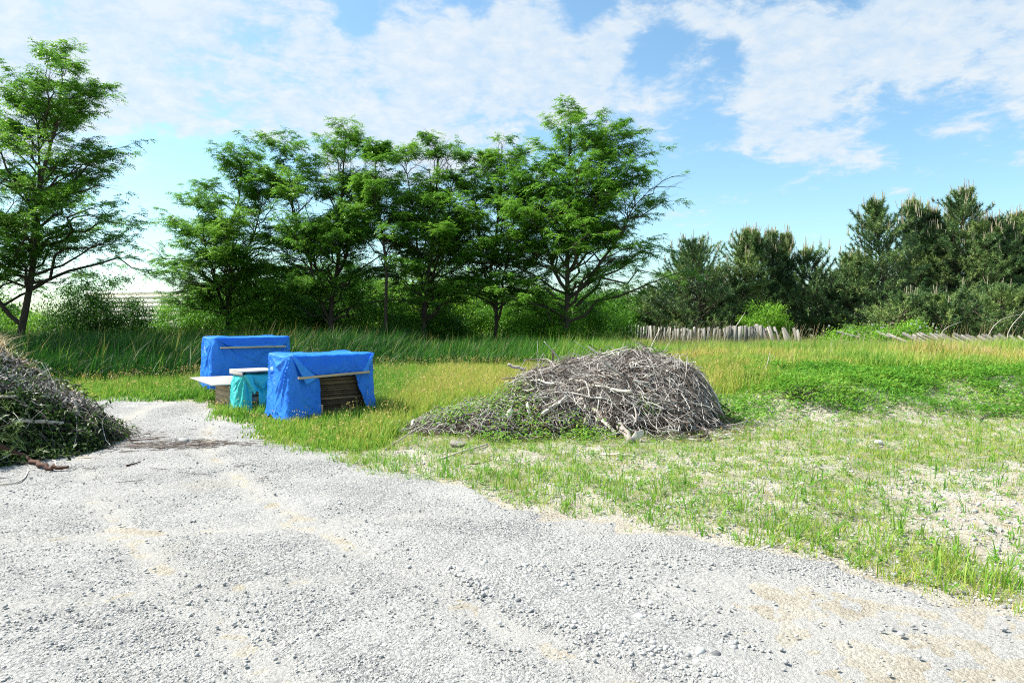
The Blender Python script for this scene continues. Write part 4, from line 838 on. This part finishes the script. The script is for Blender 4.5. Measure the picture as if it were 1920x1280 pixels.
# teal covered crate
F = (-4.5, 11.5); w_, d_, h_ = .55, .6, .68; g0 = float(H(-4.4, 11.8)); root = empty('teal_cloth', (F[0], F[1], g0), ang)
def cut_teal(s, z): return (s > .10) & (s < .20) & (z < .40) & (z > .0)
tarp_body(w_, d_, h_, None, 14, 'teal', lambda s: h_ - .10 + .05 * np.sin(s * 7 + 1) + .06 * (np.abs(s - .12) < .09), 1.3, root, .04, cutf=cut_teal, nz_=34)
patch([(-.03, -.04, .66), (.10, -.05, .66), (.17, -.085, .40), (.13, -.085, .34)], 14, 20, lambda u, v: .02 * np.sin(u * 3.14) + (fbm(u * 3, v * 7, 98) - .5) * .03, 'teal', 'fold', root, .8)
tag(root, 'turquoise cloth draped over the small crate between the two blue tarps', 'cloth')
root = empty('crate', (F[0], F[1], g0), ang); a = Acc()
for (x0, y0) in ((.01, .01), (.49, .01), (.01, .54), (.49, .54)): boxv(a, (x0, y0, 0), (x0 + .05, y0 + .05, .66), .8)
a.build('post', M['board'], root); a = Acc()
for k in range(5): boxv(a, (.02, .03, .08 + .12 * k), (.53, .57, .17 + .12 * k), .6)
a.build('slats', M['board'], root); tag(root, 'pale wooden crate hidden under the turquoise cloth, seen at its split corner', 'crate')
a = Acc(); boxv(a, (0, 0, 0), (.62, .74, .02), .6); boxv(a, (.0, .0, -.06), (.02, .74, -.001), .5); boxv(a, (.0, .72, -.06), (.62, .74, -.001), .5)
o = bevel(a.build('white_board', M['board']), .002, 1); p_ = loc(F, -.05, -.01); o.location = (p_[0], p_[1], g0 + .712); o.rotation_euler = (0, 0, ang); tag(o, 'small whitish board lying on top of the turquoise covered crate', 'board')
# low crate with the long board
F = (-4.97, 12.0); g0 = float(H(-4.8, 12.3)); root = empty('open_crate', (F[0], F[1], g0), ang)
a = Acc()
for k in range(4): boxv(a, (0, 0, .02 + k * .098), (.02, .89, .02 + k * .098 + .094), .35 + .1 * (k % 3))
a.build('side_panel', M['batten'], root)
a = Acc(); boxv(a, (.58, .0, .02), (.60, .89, .41), .3); a.build('side_panel', M['batten'], root)
a = Acc(); boxv(a, (.02, .45, .02), (.58, .47, .41), .1); a.build('back_panel', M['panel'], root)
a = Acc(); boxv(a, (.26, .0, .02), (.275, .45, .41), .6); a.build('divider', M['board'], root)
a = Acc()
for k in range(8): boxv(a, (.28, .03, .03 + k * .045), (.575, .44, .055 + k * .045), .25)
a.build('shelf', M['panel'], root)
tag(root, 'low open fronted wooden crate under the long grey board', 'crate')
a = Acc(); boxv(a, (0, 0, 0), (.78, 1.85, .018), .42); o = bevel(a.build('long_board', M['board']), .002, 1); p_ = (-5.22, 11.88); o.location = (p_[0], p_[1], g0 + .425); o.rotation_euler = (R(.3), 0, R(36)); tag(o, 'long pale grey board lying on the low open crate and jutting far out', 'board')

# ------------------------------------------------------------------ big brush pile
def pile_z(x, y):
    x0, y0 = x, y; x = x + (fbm(x * .9, y * .9, 125) - .5) * .3; y = y + (fbm(x * .9 + 9, y * .9, 126) - .5) * .5
    rg = np.interp(x, [-2.0, -1.5, -1.2, -.65, 0, .2, .7, 1.15, 2.2, 2.7, 2.95, 3.12, 3.25], [0, .10, .22, .40, .55, .70, .88, .96, .95, .88, .68, .35, 0])
    yc = np.interp(x, [-2, 0, 1, 3.2], [9.9, 10.5, 11.1, 11.0]); rf = np.interp(x, [-2, 0, 1.2, 2.2, 3.2], [.6, 1.5, 2.05, 1.7, 1.0]); rb_ = np.interp(x, [-2, 0, 1.2, 3.2], [.5, .9, 1.5, .9])
    u = np.where(y < yc, (yc - y) / rf, (y - yc) / rb_); cs = np.where(y < yc, 1 - np.clip(u, 0, 1) ** 1.7, (1 - np.clip(u, 0, 1) ** 2.2))
    return .90 * rg * np.clip(cs, 0, 1) * (.74 + .52 * fbm(x0 * 2.6, y0 * 2.6, 121))
pg_, pf = grid(np.arange(-2.2, 3.8, .05), np.arange(8.2, 13.2, .05), lambda x, y: pile_z(x, y))
zb = pile_z(pg_[:, 0], pg_[:, 1]); pg_[:, 2] = H(pg_[:, 0], pg_[:, 1]) + zb * .80 - .05 + (fbm(pg_[:, 0] * 8, pg_[:, 1] * 8, 131, 3) - .5) * .10 * (zb > .02)
keep = (zb[pf] > .03).any(axis=1); root = empty('brush_pile', (1.3, 10.9, 0)); o3 = np.array([1.3, 10.9, 0])
raw('gap_shade_core', pg_ - o3, [pf[keep]], M['litter'], np.clip(fbm(pg_[:, 0] * 5, pg_[:, 1] * 5, 133), 0, 1), root, True)  # filler under the twigs, gap shade painted by its near-black colour
def pile_sticks(n, zf, cen, rx, ry, lnr, rr, off, K=7, tintf=None, dirb=None):
    u = rng.uniform(0, 1, n) ** .5; a = rng.uniform(0, 6.283, n); cx = cen[0] + np.cos(a) * u * rx; cy = cen[1] + np.sin(a) * u * ry
    L_ = rng.uniform(*lnr, n) * rng.uniform(.6, 1, n); ori = rng.uniform(0, 3.1416, n) if dirb is None else rng.normal(dirb[0], dirb[1], n); bend = rng.normal(0, .9, n)
    t = np.linspace(-.5, .5, K)[None]; an = ori[:, None] + bend[:, None] * t * 2; xs_ = cx[:, None] + np.cumsum(np.cos(an), 1) * (L_ / K)[:, None] - (np.cos(ori) * L_ / 2)[:, None]; ys_ = cy[:, None] + np.cumsum(np.sin(an), 1) * (L_ / K)[:, None] - (np.sin(ori) * L_ / 2)[:, None]
    zs = H(xs_, ys_) + zf(xs_, ys_) + rng.uniform(off[0], off[1], n)[:, None]
    # sticks bend less than the surface does: blend with a straight line
    zl = zs[:, :1] + (zs[:, -1:] - zs[:, :1]) * (t + .5); mid = zs[:, K // 2] - zl[:, K // 2]; zst = zl + mid[:, None] * (1 - (2 * t) ** 2); zs = zst * .65 + zs * .35 + rng.normal(0, .012, zs.shape) + (t * L_[:, None] * np.tan(rng.normal(0, .22, n))[:, None]) * (off[1] < .2)
    zs = np.maximum(zs, H(xs_, ys_) + .006)
    P = np.stack([xs_, ys_, zs], 2); rad = rng.uniform(*rr, n) ** 1.0; return P, rad[:, None] * np.linspace(1, .45, K)[None]
ac = Acc()
for (n, c, rx, ry, l_, rr, of) in [(4200, (1.5, 11.0), 1.5, 1.7, (.3, 1.4), (.0025, .0068), (-.24, .10)), (1100, (1.35, 9.9), 2.0, .9, (.25, .9), (.0035, .007), (-.12, .05)), (1400, (-.3, 10.1), 1.45, 1.1, (.12, .7), (.002, .0055), (-.10, .04)), (500, (1.9, 10.6), 1.05, 1.3, (.6, 1.4), (.003, .007), (-.02, .12)),
                               (300, (1.6, 10.7), 1.55, 1.5, (.5, 1.4), (.008, .020), (-.10, .10)), (900, (2.1, 10.5), .8, 1.0, (.5, 1.2), (.004, .008), (-.05, .12))]:
    P, rd = pile_sticks(n, pile_z, c, rx, ry, l_, rr, of); tubes(ac, P - o3, rd, 4, np.where(rng.uniform(0, 1, n) < .38, rng.uniform(.0, .4, n), np.clip(rng.normal(.76, .17, n), 0, 1)))
# side twigs sticking out of the silhouette
n = 420; a = rng.uniform(0, 6.283, n); u = rng.uniform(.3, 1.0, n); bx = 1.55 + np.cos(a) * 1.6 * u; by = 11 + np.sin(a) * 1.5 * u; bz = pile_z(bx, by) + H(bx, by); d = unit(np.stack([np.cos(a) * u, np.sin(a) * u * .6, 1.1 - u * .8], 1) + rng.normal(0, .35, (n, 3)))
t = np.linspace(0, 1, 4)[None, :, None]; ll = (rng.uniform(.10, .28, n) * (1 + 1.4 * (rng.uniform(0, 1, n) < .12)))[:, None, None]; P = np.stack([bx, by, bz - .06], 1)[:, None] + d[:, None] * ll * t + rng.normal(0, .012, (n, 4, 3)); tubes(ac, P - o3, rng.uniform(.003, .006, n)[:, None] * np.linspace(1, .5, 4)[None], 3, rng.uniform(.4, .9, n))
o = ac.build('tangled_twigs', M['twig'], root); o['kind'] = 'stuff'
ac = Acc(); n = 900; x = -1.0 + rng.normal(0, 1, n) * .35 + 1.05; y = 10.5 + rng.normal(0, .15, n); x2 = np.concatenate([x[:350] , rng.normal(3.1, .18, 150), rng.uniform(-.5, 3.2, 400)]); y2 = np.concatenate([y[:350] + .2, rng.normal(10.5, .25, 150), rng.uniform(9.2, 11.6, 400)])
P = np.stack([x2, y2, H(x2, y2) + pile_z(x2, y2) + rng.uniform(-.05, .05, n)], 1); leaves(ac, P - o3, rng.normal(0, 1, (n, 3)), rng.normal(0, 1, (n, 3)), .05, .025, rng.uniform(0, 1, n)); ac.build('dead_leaves', M['rust'], root)
tag(root, 'big grey heap of tangled dead branches and twigs in the middle of the meadow', 'brush pile')
# weeds growing on the heap
ac = Acc(); cs = [(-.45, 9.9, .45), (.1, 9.6, .4), (-.9, 9.6, .35), (.3, 9.1, .3), (-.2, 9.0, .3), (.9, 9.2, .22), (3.3, 10.6, .3), (.0, 10.2, .3), (1.9, 9.6, .12), (1.05, 8.95, .3)]
for (cx, cy, s_) in cs:
    n = int(260 * s_ / .3); x = rng.normal(cx, s_ * .6, n); y = rng.normal(cy, s_ * .5, n); z = H(x, y) + pile_z(x, y) + rng.uniform(-.02, .13, n); a = rng.uniform(0, 6.283, n)
    leaves(ac, np.stack([x, y, z], 1), np.stack([np.cos(a), np.sin(a), rng.uniform(-.2, .8, n)], 1), np.tile([0, 0, 1.], (n, 1)), rng.uniform(.04, .08, n), .024, np.clip(rng.normal(.46, .08, n), 0, 1))
tag(ac.build('creeping_weeds', M['grass']), 'fresh green weeds growing through the low end of the brush pile', 'weeds', kind='stuff')
def pzp(col, row, lift=.0):                # where the line of sight meets the heap
    for D in np.arange(7.5, 13, .01):
        x = (col - 960) / 1280 * D; z = CAM_H - (row - 600) * D / 1280
        if float(H(x, D) + pile_z(x, D)) + lift >= z: return (x, D, z)
    return px(col, row, 11)
lg = 'larger pieces of wood on the brush pile'
for (pts, r0, r1, m_, tn, lb) in [
    ([(1016, 778), (1040, 760), (1070, 742)], .030, .024, 'log', 1.0, 'straight peeled yellowish log lying diagonally on the pile front'),
    ([(1158, 790), (1168, 808), (1182, 828)], .055, .048, 'log', .45, 'grey log with cut end leaning down the pile foot, beside the split wedge'),
    ([(1112, 765), (1132, 790), (1155, 815)], .030, .024, 'log', .75, 'knobbly pale limb running down to the pile foot'),
    ([(1085, 733), (1110, 722), (1135, 722)], .036, .028, 'log', .8, 'short pale limb lying level on the middle of the pile'),
    ([(1102, 746), (1125, 738), (1150, 733)], .022, .018, 'log', .6, 'thin grey limb under the level pale limb'),
    ([(968, 725), (962, 755), (955, 775)], .016, .022, 'log', .85, 'upright pale branch standing on the left shoulder of the pile'),
    ([(952, 683), (966, 689), (985, 692)], .024, .030, 'log', .55, 'blunt branch end poking out of the upper left of the pile'),
    ([(822, 776), (862, 764), (925, 752)], .018, .014, 'log', .5, 'long grey pole lying along the low tail of the pile'),
    ([(1242, 803), (1275, 795), (1302, 787)], .020, .014, 'log', .6, 'straight grey pole at the right foot of the pile'),
    ([(1278, 784), (1300, 775), (1322, 766)], .026, .020, 'log', .6, 'thicker short pole just above the one at the right foot of the pile'),
    ([(1000, 725), (1030, 700), (1072, 688)], .016, .010, 'log', .45, 'dark curved branch crossing the upper left face of the pile'),
    ([(1120, 664), (1140, 662), (1175, 650)], .016, .010, 'log', .75, 'pale curved branch lying on the crest of the pile'),
    ([(875, 872), (905, 870), (925, 862)], .022, .014, 'redbark', .3, 'short dark brown branch lying on the sand in front of the pile'),
    ([(808, 868), (860, 848), (914, 832)], .014, .010, 'log', .7, 'long straight stick lying on the ground before the tail of the pile'),
    ([(722, 842), (770, 810), (820, 782)], .010, .008, 'log', .55, 'long thin stick leaning against the outermost tail of the pile'),
    ([(1128, 851), (1150, 852), (1180, 852)], .012, .010, 'log', .9, 'pale short stick on bare sand below the split wedge'),
    ([(772, 798), (774, 790), (778, 785)], .018, .022, 'log', 1.0, 'small white wood chip stuck in the tail end of the pile')]:
    stick([pzp(c, r, .02 if r < 860 else .0) for c, r in pts], r0, r1, 'log' if r0 > .02 else 'branch', lb, m_, tn, 7, 'log' if r0 > .02 else 'branch', lg)
p_ = px(1200, 672, 11); stick([(p_[0], 11, p_[2] - .12), px(1213, 672, 11), px(1218, 655, 11), px(1238, 615, 11.05)], .010, .006, 'branch', 'lone thin branch rising high above the crest of the pile', 'log', .8, 5, 'branch', lg)
stick([px(1208, 675, 11), px(1209, 652, 11)], .03, .028, 'branch', 'dark stub standing upright on the crest of the pile', 'log', .2, 7, 'branch', lg)
stick([px(1050, 676, 11), px(1035, 655, 11), px(1020, 640, 11)], .010, .006, 'branch', 'thin branch pointing up and away from the upper left crest of the pile', 'log', .7, 5, 'branch', lg)
rs = np.random.default_rng(77); words_ = [('long bleached limb sticking out of the right side of the pile', 1.9, 10.3, .2), ('forked dark limb thrusting out of the left shoulder of the pile', .35, 10.6, 2.7),
    ('thick brown limb slanting across the right face of the pile', 2.2, 10.0, 1.9), ('crooked grey limb lying over the crest of the pile', 1.1, 10.9, .35), ('thick pale limb half buried in the middle face of the pile', 1.25, 9.9, 2.3)]
for i_, (lb, bx_, by_, an_) in enumerate(words_):
    L_ = rs.uniform(.9, 1.5); ts_ = np.linspace(-.5, .5, 6); X_ = bx_ + np.cos(an_) * L_ * ts_ + rs.normal(0, .03, 6); Y_ = by_ + np.sin(an_) * L_ * ts_ * .5 + rs.normal(0, .03, 6)
    z0 = float(pile_z(np.array(bx_), np.array(by_)) + H(bx_, by_)); Zs = pile_z(X_, Y_) + H(X_, Y_); Zl = np.maximum(Zs + .04, z0 + (Zs[-1] - Zs[0]) * ts_ * .6 + .03) + rs.normal(0, .015, 6)
    stick(np.stack([X_, Y_, Zl], 1), rs.uniform(.020, .032), .010, 'branch', lb, 'log', [.8, .2, .25, .5, .9][i_], 7, 'branch', lg)
def wedge_wood(col, row, L_, W_, T_, rot, tilt, tint, label):
    p = pzp(col, row); a = Acc(); pr = [(-W_ / 2, 0), (W_ * .1, 0), (W_ / 2, L_ * .8), (W_ * .3, L_), (-W_ * .35, L_ * .7)]; m = len(pr)
    pr = [(x + rng.normal(0, W_ * .04), z + rng.normal(0, L_ * .04)) for i_ in range(m) for (x, z) in (pr[i_], ((pr[i_][0] + pr[(i_ + 1) % m][0]) / 2, (pr[i_][1] + pr[(i_ + 1) % m][1]) / 2))]; m = len(pr)
    f = [(x, -T_ / 2 * rng.uniform(.6, 1.2), z) for x, z in pr]; b = [(x * .8, T_ / 2 * rng.uniform(.5, 1.2), z * .9) for x, z in pr]
    a.add(np.array(f + b), [np.array([list(range(m))]), np.array([[m + m - 1 - q for q in range(m)]]), np.array([[q + m, (q + 1) % m + m, (q + 1) % m, q] for q in range(m)])], tint)
    o = bevel(a.build('wood_chunk', M['log']), .008); o.location = p; o.rotation_euler = (tilt, rot, .2); tag(o, label, 'wood chunk', lg)
wedge_wood(1190, 829, .20, .15, .06, .45, -.3, .8, 'split white wedge of wood at the pile foot next to the grey log')
wedge_wood(1085, 762, .16, .12, .07, .5, -.5, 1.0, 'small white split block beside the peeled log')
wedge_wood(955, 785, .15, .11, .05, .1, -.4, 1.0, 'broad white splintered end below the upright pale branch')
wedge_wood(995, 776, .20, .07, .04, -.3, -.6, .85, 'narrow white sliver standing near the foot of the peeled log')
wedge_wood(858, 838, .10, .24, .06, .25, -.9, .55, 'lumpy pale chunk at the front of the pile tail')
# litter and thin sticks on the gravel
ac = Acc(); n = 260; x = rng.normal(-4.2, .45, n); y = 8.65 + rng.normal(0, .13, n) + (x + 4.2) * .08; x = np.concatenate([x, rng.normal(-4.6, .9, 60)]); y = np.concatenate([y, rng.normal(8.6, .7, 60)]); n = len(x)
L_ = rng.uniform(.05, .28, n); a = rng.normal(.1, .6, n); t = np.linspace(-.5, .5, 4)[None]; X_ = x[:, None] + np.cos(a)[:, None] * L_[:, None] * t; Y_ = y[:, None] + np.sin(a)[:, None] * L_[:, None] * t + rng.normal(0, .006, (n, 4)); tubes(ac, np.stack([X_, Y_, Hs(X_, Y_) + rng.uniform(.004, .02, (n, 1))], 2), np.tile([.003, .004, .004, .002], (n, 1)), 3, rng.uniform(0, .6, n))
tag(ac.build('twig_litter', M['twig']), 'dark twig litter lying across the gravel between the green heap and the tarps', 'litter', kind='stuff')
gp = lambda c, r, l=.012: ((c - 960) / 1280 * CAM_H * 1280 / (r - 600), CAM_H * 1280 / (r - 600), float(Hs((c - 960) / 1280 * CAM_H * 1280 / (r - 600), CAM_H * 1280 / (r - 600))) + l)
stick([gp(238, 829), gp(275, 828), gp(310, 822)], .008, .004, 'branch', 'thin brown stick on the gravel pointing away from the green heap', 'redbark', .5, 5)
stick([gp(237, 877), gp(250, 874), gp(264, 870)], .010, .006, 'branch', 'short dark stick alone on the gravel in front of the green heap', 'redbark', .2, 5)
stick([(p[0], p[1], p[2] + l) for p, l in ((gp(1392, 768, 0), .05), (gp(1425, 758, 0), .12), (gp(1440, 748, 0), .28), (gp(1443, 745, 0), .48))], .010, .006, 'branch', 'bent pale stick rising out of the grass beside the big pile', 'log', .6, 5)
stick([gp(1835, 790, .03), gp(1880, 778, .05), gp(1922, 762, .08)], .014, .010, 'branch', 'dark stick lying on the sandy bank near the photo edge', 'log', .3, 5)
# dark root tussock on the bank
r_ = np.random.default_rng(5); root = empty('root_clump', (4.88, 11.62, 0)); ac = Acc(); n = 260; a = r_.uniform(0, 6.283, n); e = r_.uniform(.1, 1.5, n); L_ = r_.uniform(.12, .34, n); d = np.stack([np.cos(a) * np.cos(e), np.sin(a) * np.cos(e), np.sin(e)], 1)
t = np.linspace(0, 1, 4)[None, :, None]; P = np.array([0, 0, float(H(4.88, 11.62))]) + r_.normal(0, .05, (n, 1, 3)) * [1, 1, .3] + d[:, None] * L_[:, None, None] * t; P[:, :, 2] -= .3 * (L_[:, None] * t[..., 0] ** 2); P[:, :, 2] = np.maximum(P[:, :, 2], H(P[:, :, 0] + 4.88, P[:, :, 1] + 11.62) + .005); tubes(ac, P, np.tile([.007, .006, .005, .003], (n, 1)), 3, r_.uniform(0, .7, n)); ac.build('roots', M['twig'], root); tag(root, 'small dark tangle of dead roots on the pale sandy bank', 'root clump')

# ------------------------------------------------------------------ green heap on the left
def heap_z(x, y):
    wx = (fbm(x * 1.4, y * 1.4, 144) - .5) * .7; wy = (fbm(x * 1.4, y * 1.4, 145) - .5) * .7; a = np.clip(1 - (((x + wx + 7.45) / 2.35) ** 2 + ((y + wy - 8.5) / 2.0) ** 2), 0, 1); return np.interp(x, [-8, -7, -6.2, -5.6, -5.1], [1.02, 1.0, .8, .62, .5]) * 1.22 * a ** .8 * (.75 + .45 * fbm(x * 2.2, y * 2.2, 141)) + .12 * a ** .3 * (a > 0)
hg, hf = grid(np.arange(-9.8, -4.5, .05), np.arange(6.3, 10.9, .05), heap_z); zb = heap_z(hg[:, 0], hg[:, 1]); hg[:, 2] = zb * .86 - .04 + (fbm(hg[:, 0] * 9, hg[:, 1] * 9, 143, 3) - .5) * .08
keep = (zb[hf] > .02).any(axis=1); o3 = np.array([-7.1, 8.5, 0]); root = empty('green_brush_heap', tuple(o3)); raw('gap_shade_core', hg - o3, [hf[keep]], M['litter'], np.full(len(hg), .25), root, True)  # dark filler under the leaves, shade of the gaps put into its colour
ac = Acc(); n = 40000; u = rng.uniform(0, 1, n) ** .5; a = rng.uniform(0, 6.283, n); x = -7.45 + np.cos(a) * u * 2.42; y = 8.55 + np.sin(a) * u * 2.12; k = (heap_z(x, y) > -.1) & ~((x > -6.2) & (y > 8.6) & (rng.uniform(0, 1, n) < .75)); x, y = x[k], y[k]; n = len(x)
cl_ = fbm(x * 2.3, y * 2.3, 151); z = heap_z(x, y) * rng.uniform(.9, 1.03, n) + rng.uniform(-.03, .10, n) * cl_ * 1.6; z = np.maximum(z, .02)
d = rng.normal(0, 1, (n, 3)); d[:, 2] -= .4; leaves(ac, np.stack([x, y, z], 1) - o3, d, rng.normal(0, .5, (n, 3)) + [0, 0, 1], rng.uniform(.045, .10, n), rng.uniform(.018, .038, n), np.clip(.12 + .6 * (cl_ - .4) + rng.normal(0, .14, n), 0, 1)); ac.build('wilted_leaves', M['wilted'], root)
ac = Acc(); n = 26000; u = rng.uniform(0, 1, n) ** .5; a = rng.uniform(0, 6.283, n); x = -7.5 + np.cos(a) * u * 1.9; y = 9.0 + np.sin(a) * u * 1.3; z = heap_z(x, y) + rng.uniform(-.03, .08, n); k = (z > .3) & (fbm(x * 3, y * 3, 155) > .38); x, y, z = x[k], y[k], z[k]; n = len(x); d = rng.normal(0, 1, (n, 3)); d[:, 2] -= .3
leaves(ac, np.stack([x, y, z], 1) - o3, d, rng.normal(0, 1, (n, 3)), rng.uniform(.05, .09, n), .02, np.clip(rng.normal(.75, .2, n), 0, 1)); ac.build('dry_leaves', M['twig'], root)
ac = Acc(); P, rd = pile_sticks(700, heap_z, (-7.4, 8.5), 2.3, 2.0, (.3, 1.2), (.003, .007), (-.06, .08)); tubes(ac, P - o3, rd, 4, rng.uniform(.1, .9, 700))
P, rd = pile_sticks(500, heap_z, (-5.85, 9.0), .85, .9, (.2, .7), (.003, .006), (-.08, .06)); tubes(ac, P - o3, rd, 3, rng.uniform(.0, .4, 500)); ac.build('twigs', M['twig'], root)['kind'] = 'stuff'
ac = Acc(); n = 1500; x = rng.normal(-7.6, .3, n); y = rng.normal(9.3, .3, n); P = np.stack([x, y, heap_z(x, y) + rng.uniform(-.05, .1, n)], 1) - o3; blades(ac, P, rng.uniform(.15, .42, n), np.full(n, .012), rng.normal(.2, .7, n), rng.uniform(.2, 1.4, n), np.clip(rng.normal(.92, .05, n), 0, 1), .05)
n = 600; x = rng.uniform(-6.9, -6.0, n); y = rng.normal(9.5, .2, n); P = np.stack([x, y, heap_z(x, y)], 1) - o3; leaves(ac, P + [0, 0, .03], rng.normal(0, 1, (n, 3)), rng.normal(0, 1, (n, 3)), .09, .02, np.clip(rng.normal(.88, .05, n), 0, 1)); ac.build('straw', M['grass'], root)
# leafy sprays poking out in all directions
ac = Acc(); aw = Acc(); n = 420; a = rng.uniform(0, 6.283, n); u = rng.uniform(.25, 1, n) ** .6; x = -7.45 + np.cos(a) * u * 2.25; y = 8.55 + np.sin(a) * u * 1.98; B = np.stack([x, y, heap_z(x, y) - .05], 1) - o3
D_ = unit(np.stack([np.cos(a) * u, np.sin(a) * u, .9 - .6 * u], 1) + rng.normal(0, .5, (n, 3))); L_ = rng.uniform(.2, .5, n); t = np.linspace(0, 1, 5)[None, :, None]; P = B[:, None] + D_[:, None] * L_[:, None, None] * t; P[:, :, 2] -= (.45 * L_[:, None] * t[..., 0] ** 2); tubes(aw, P, np.tile([.005, .004, .004, .003, .002], (n, 1)), 3, rng.uniform(.2, .9, n))
for q in range(12):
    i_ = rng.integers(1, 5, n); lb_ = P[np.arange(n), i_] + rng.normal(0, .01, (n, 3)); d = D_ * .6 + rng.normal(0, .7, (n, 3)); d[:, 2] -= .5; leaves(ac, lb_, d, rng.normal(0, .5, (n, 3)) + [0, 0, 1], rng.uniform(.05, .10, n), rng.uniform(.02, .035, n), np.clip(rng.normal(.42, .2, n), 0, 1))
ac.build('leafy_sprays', M['wilted'], root); aw.build('spray_stems', M['twig'], root)['kind'] = 'stuff'
# cut pine sprays low on the heap
ac = Acc(); n = 320; a = rng.uniform(3.4, 5.9, n); u = rng.uniform(.7, .98, n); x = -7.45 + np.cos(a) * u * 2.3; y = 8.55 + np.sin(a) * u * 2.0; B = np.stack([x, y, heap_z(x, y) + .03], 1) - o3; m = 26; li = np.repeat(np.arange(n), m); D_ = rng.normal(0, .6, (n, 3)) + [.5, -.4, -.1]; D_ = unit(D_)
d = unit(D_[li] + rng.normal(0, .35, (n * m, 3))); b = B[li] + D_[li] * rng.uniform(0, .22, (n * m, 1)); s = unit(np.cross(d, rng.normal(0, 1, d.shape))) * .0028; V = np.stack([b - s, b + s, b + d * rng.uniform(.09, .15, (n * m, 1))], 1).reshape(-1, 3); ac.add(V, [np.arange(len(V)).reshape(-1, 3)], np.repeat(np.clip(rng.normal(.75, .2, n * m), 0, 1), 3)); ac.build('pine_sprays', M['needle'], root)
tag(root, 'dark green heap of wilted cut branches at the left on the gravel edge', 'brush pile')
def hz_pt(col, row, lift=.04):
    for D in np.arange(5.5, 12, .01):
        x = (col - 960) / 1280 * D; z = CAM_H - (row - 600) * D / 1280
        if float(heap_z(x, D)) + lift >= z: return (x, D, z)
    return px(col, row, 8)
hgp = 'larger branches in the green heap'
for (pts, r0, r1, m_, tn, lb) in [
    ([(-6, 836), (22, 845), (55, 860), (80, 874), (100, 877), (128, 875)], .034, .016, 'redbark', .5, 'thick reddish brown bough sagging along the bottom of the green heap'),
    ([(18, 793), (45, 788), (85, 792), (118, 793)], .026, .022, 'log', .6, 'tan cut branch lying level across the green heap'),
    ([(-4, 863), (20, 852), (40, 843)], .008, .007, 'log', .9, 'thin orange tan stick crossing the reddish bough'),
    ([(143, 780), (144, 800), (142, 828), (133, 847)], .008, .006, 'log', .7, 'thin pale stem hanging down the right face of the green heap'),
    ([(45, 752), (50, 768), (56, 786)], .012, .010, 'log', .5, 'short grey stick standing above the tan cut branch'),
    ([(0, 744), (18, 743), (35, 744)], .018, .014, 'log', .8, 'pale stick end on the upper left of the green heap'),
    ([(135, 748), (141, 762), (146, 776)], .030, .034, 'log', .45, 'cut stump end sticking out at the right shoulder of the green heap'),
    ([(-4, 908), (25, 906), (45, 898), (53, 880)], .010, .006, 'log', .8, 'pale curved twig at the bottom edge of the green heap'),
    ([(80, 850), (84, 862), (104, 862), (106, 878)], .007, .006, 'log', .8, 'looping pale twig above the end of the reddish bough')]:
    stick([hz_pt(c, r, r0 + .02) for c, r in pts], r0, r1, 'branch', lb, m_, tn, 7, 'branch', hgp, 4)
stick([hz_pt(92, 715), px(88, 698, 9.2), px(78, 680, 9.2)], .009, .005, 'branch', 'forked twig sticking up above the top of the green heap', 'log', .8, 5, 'branch', hgp)
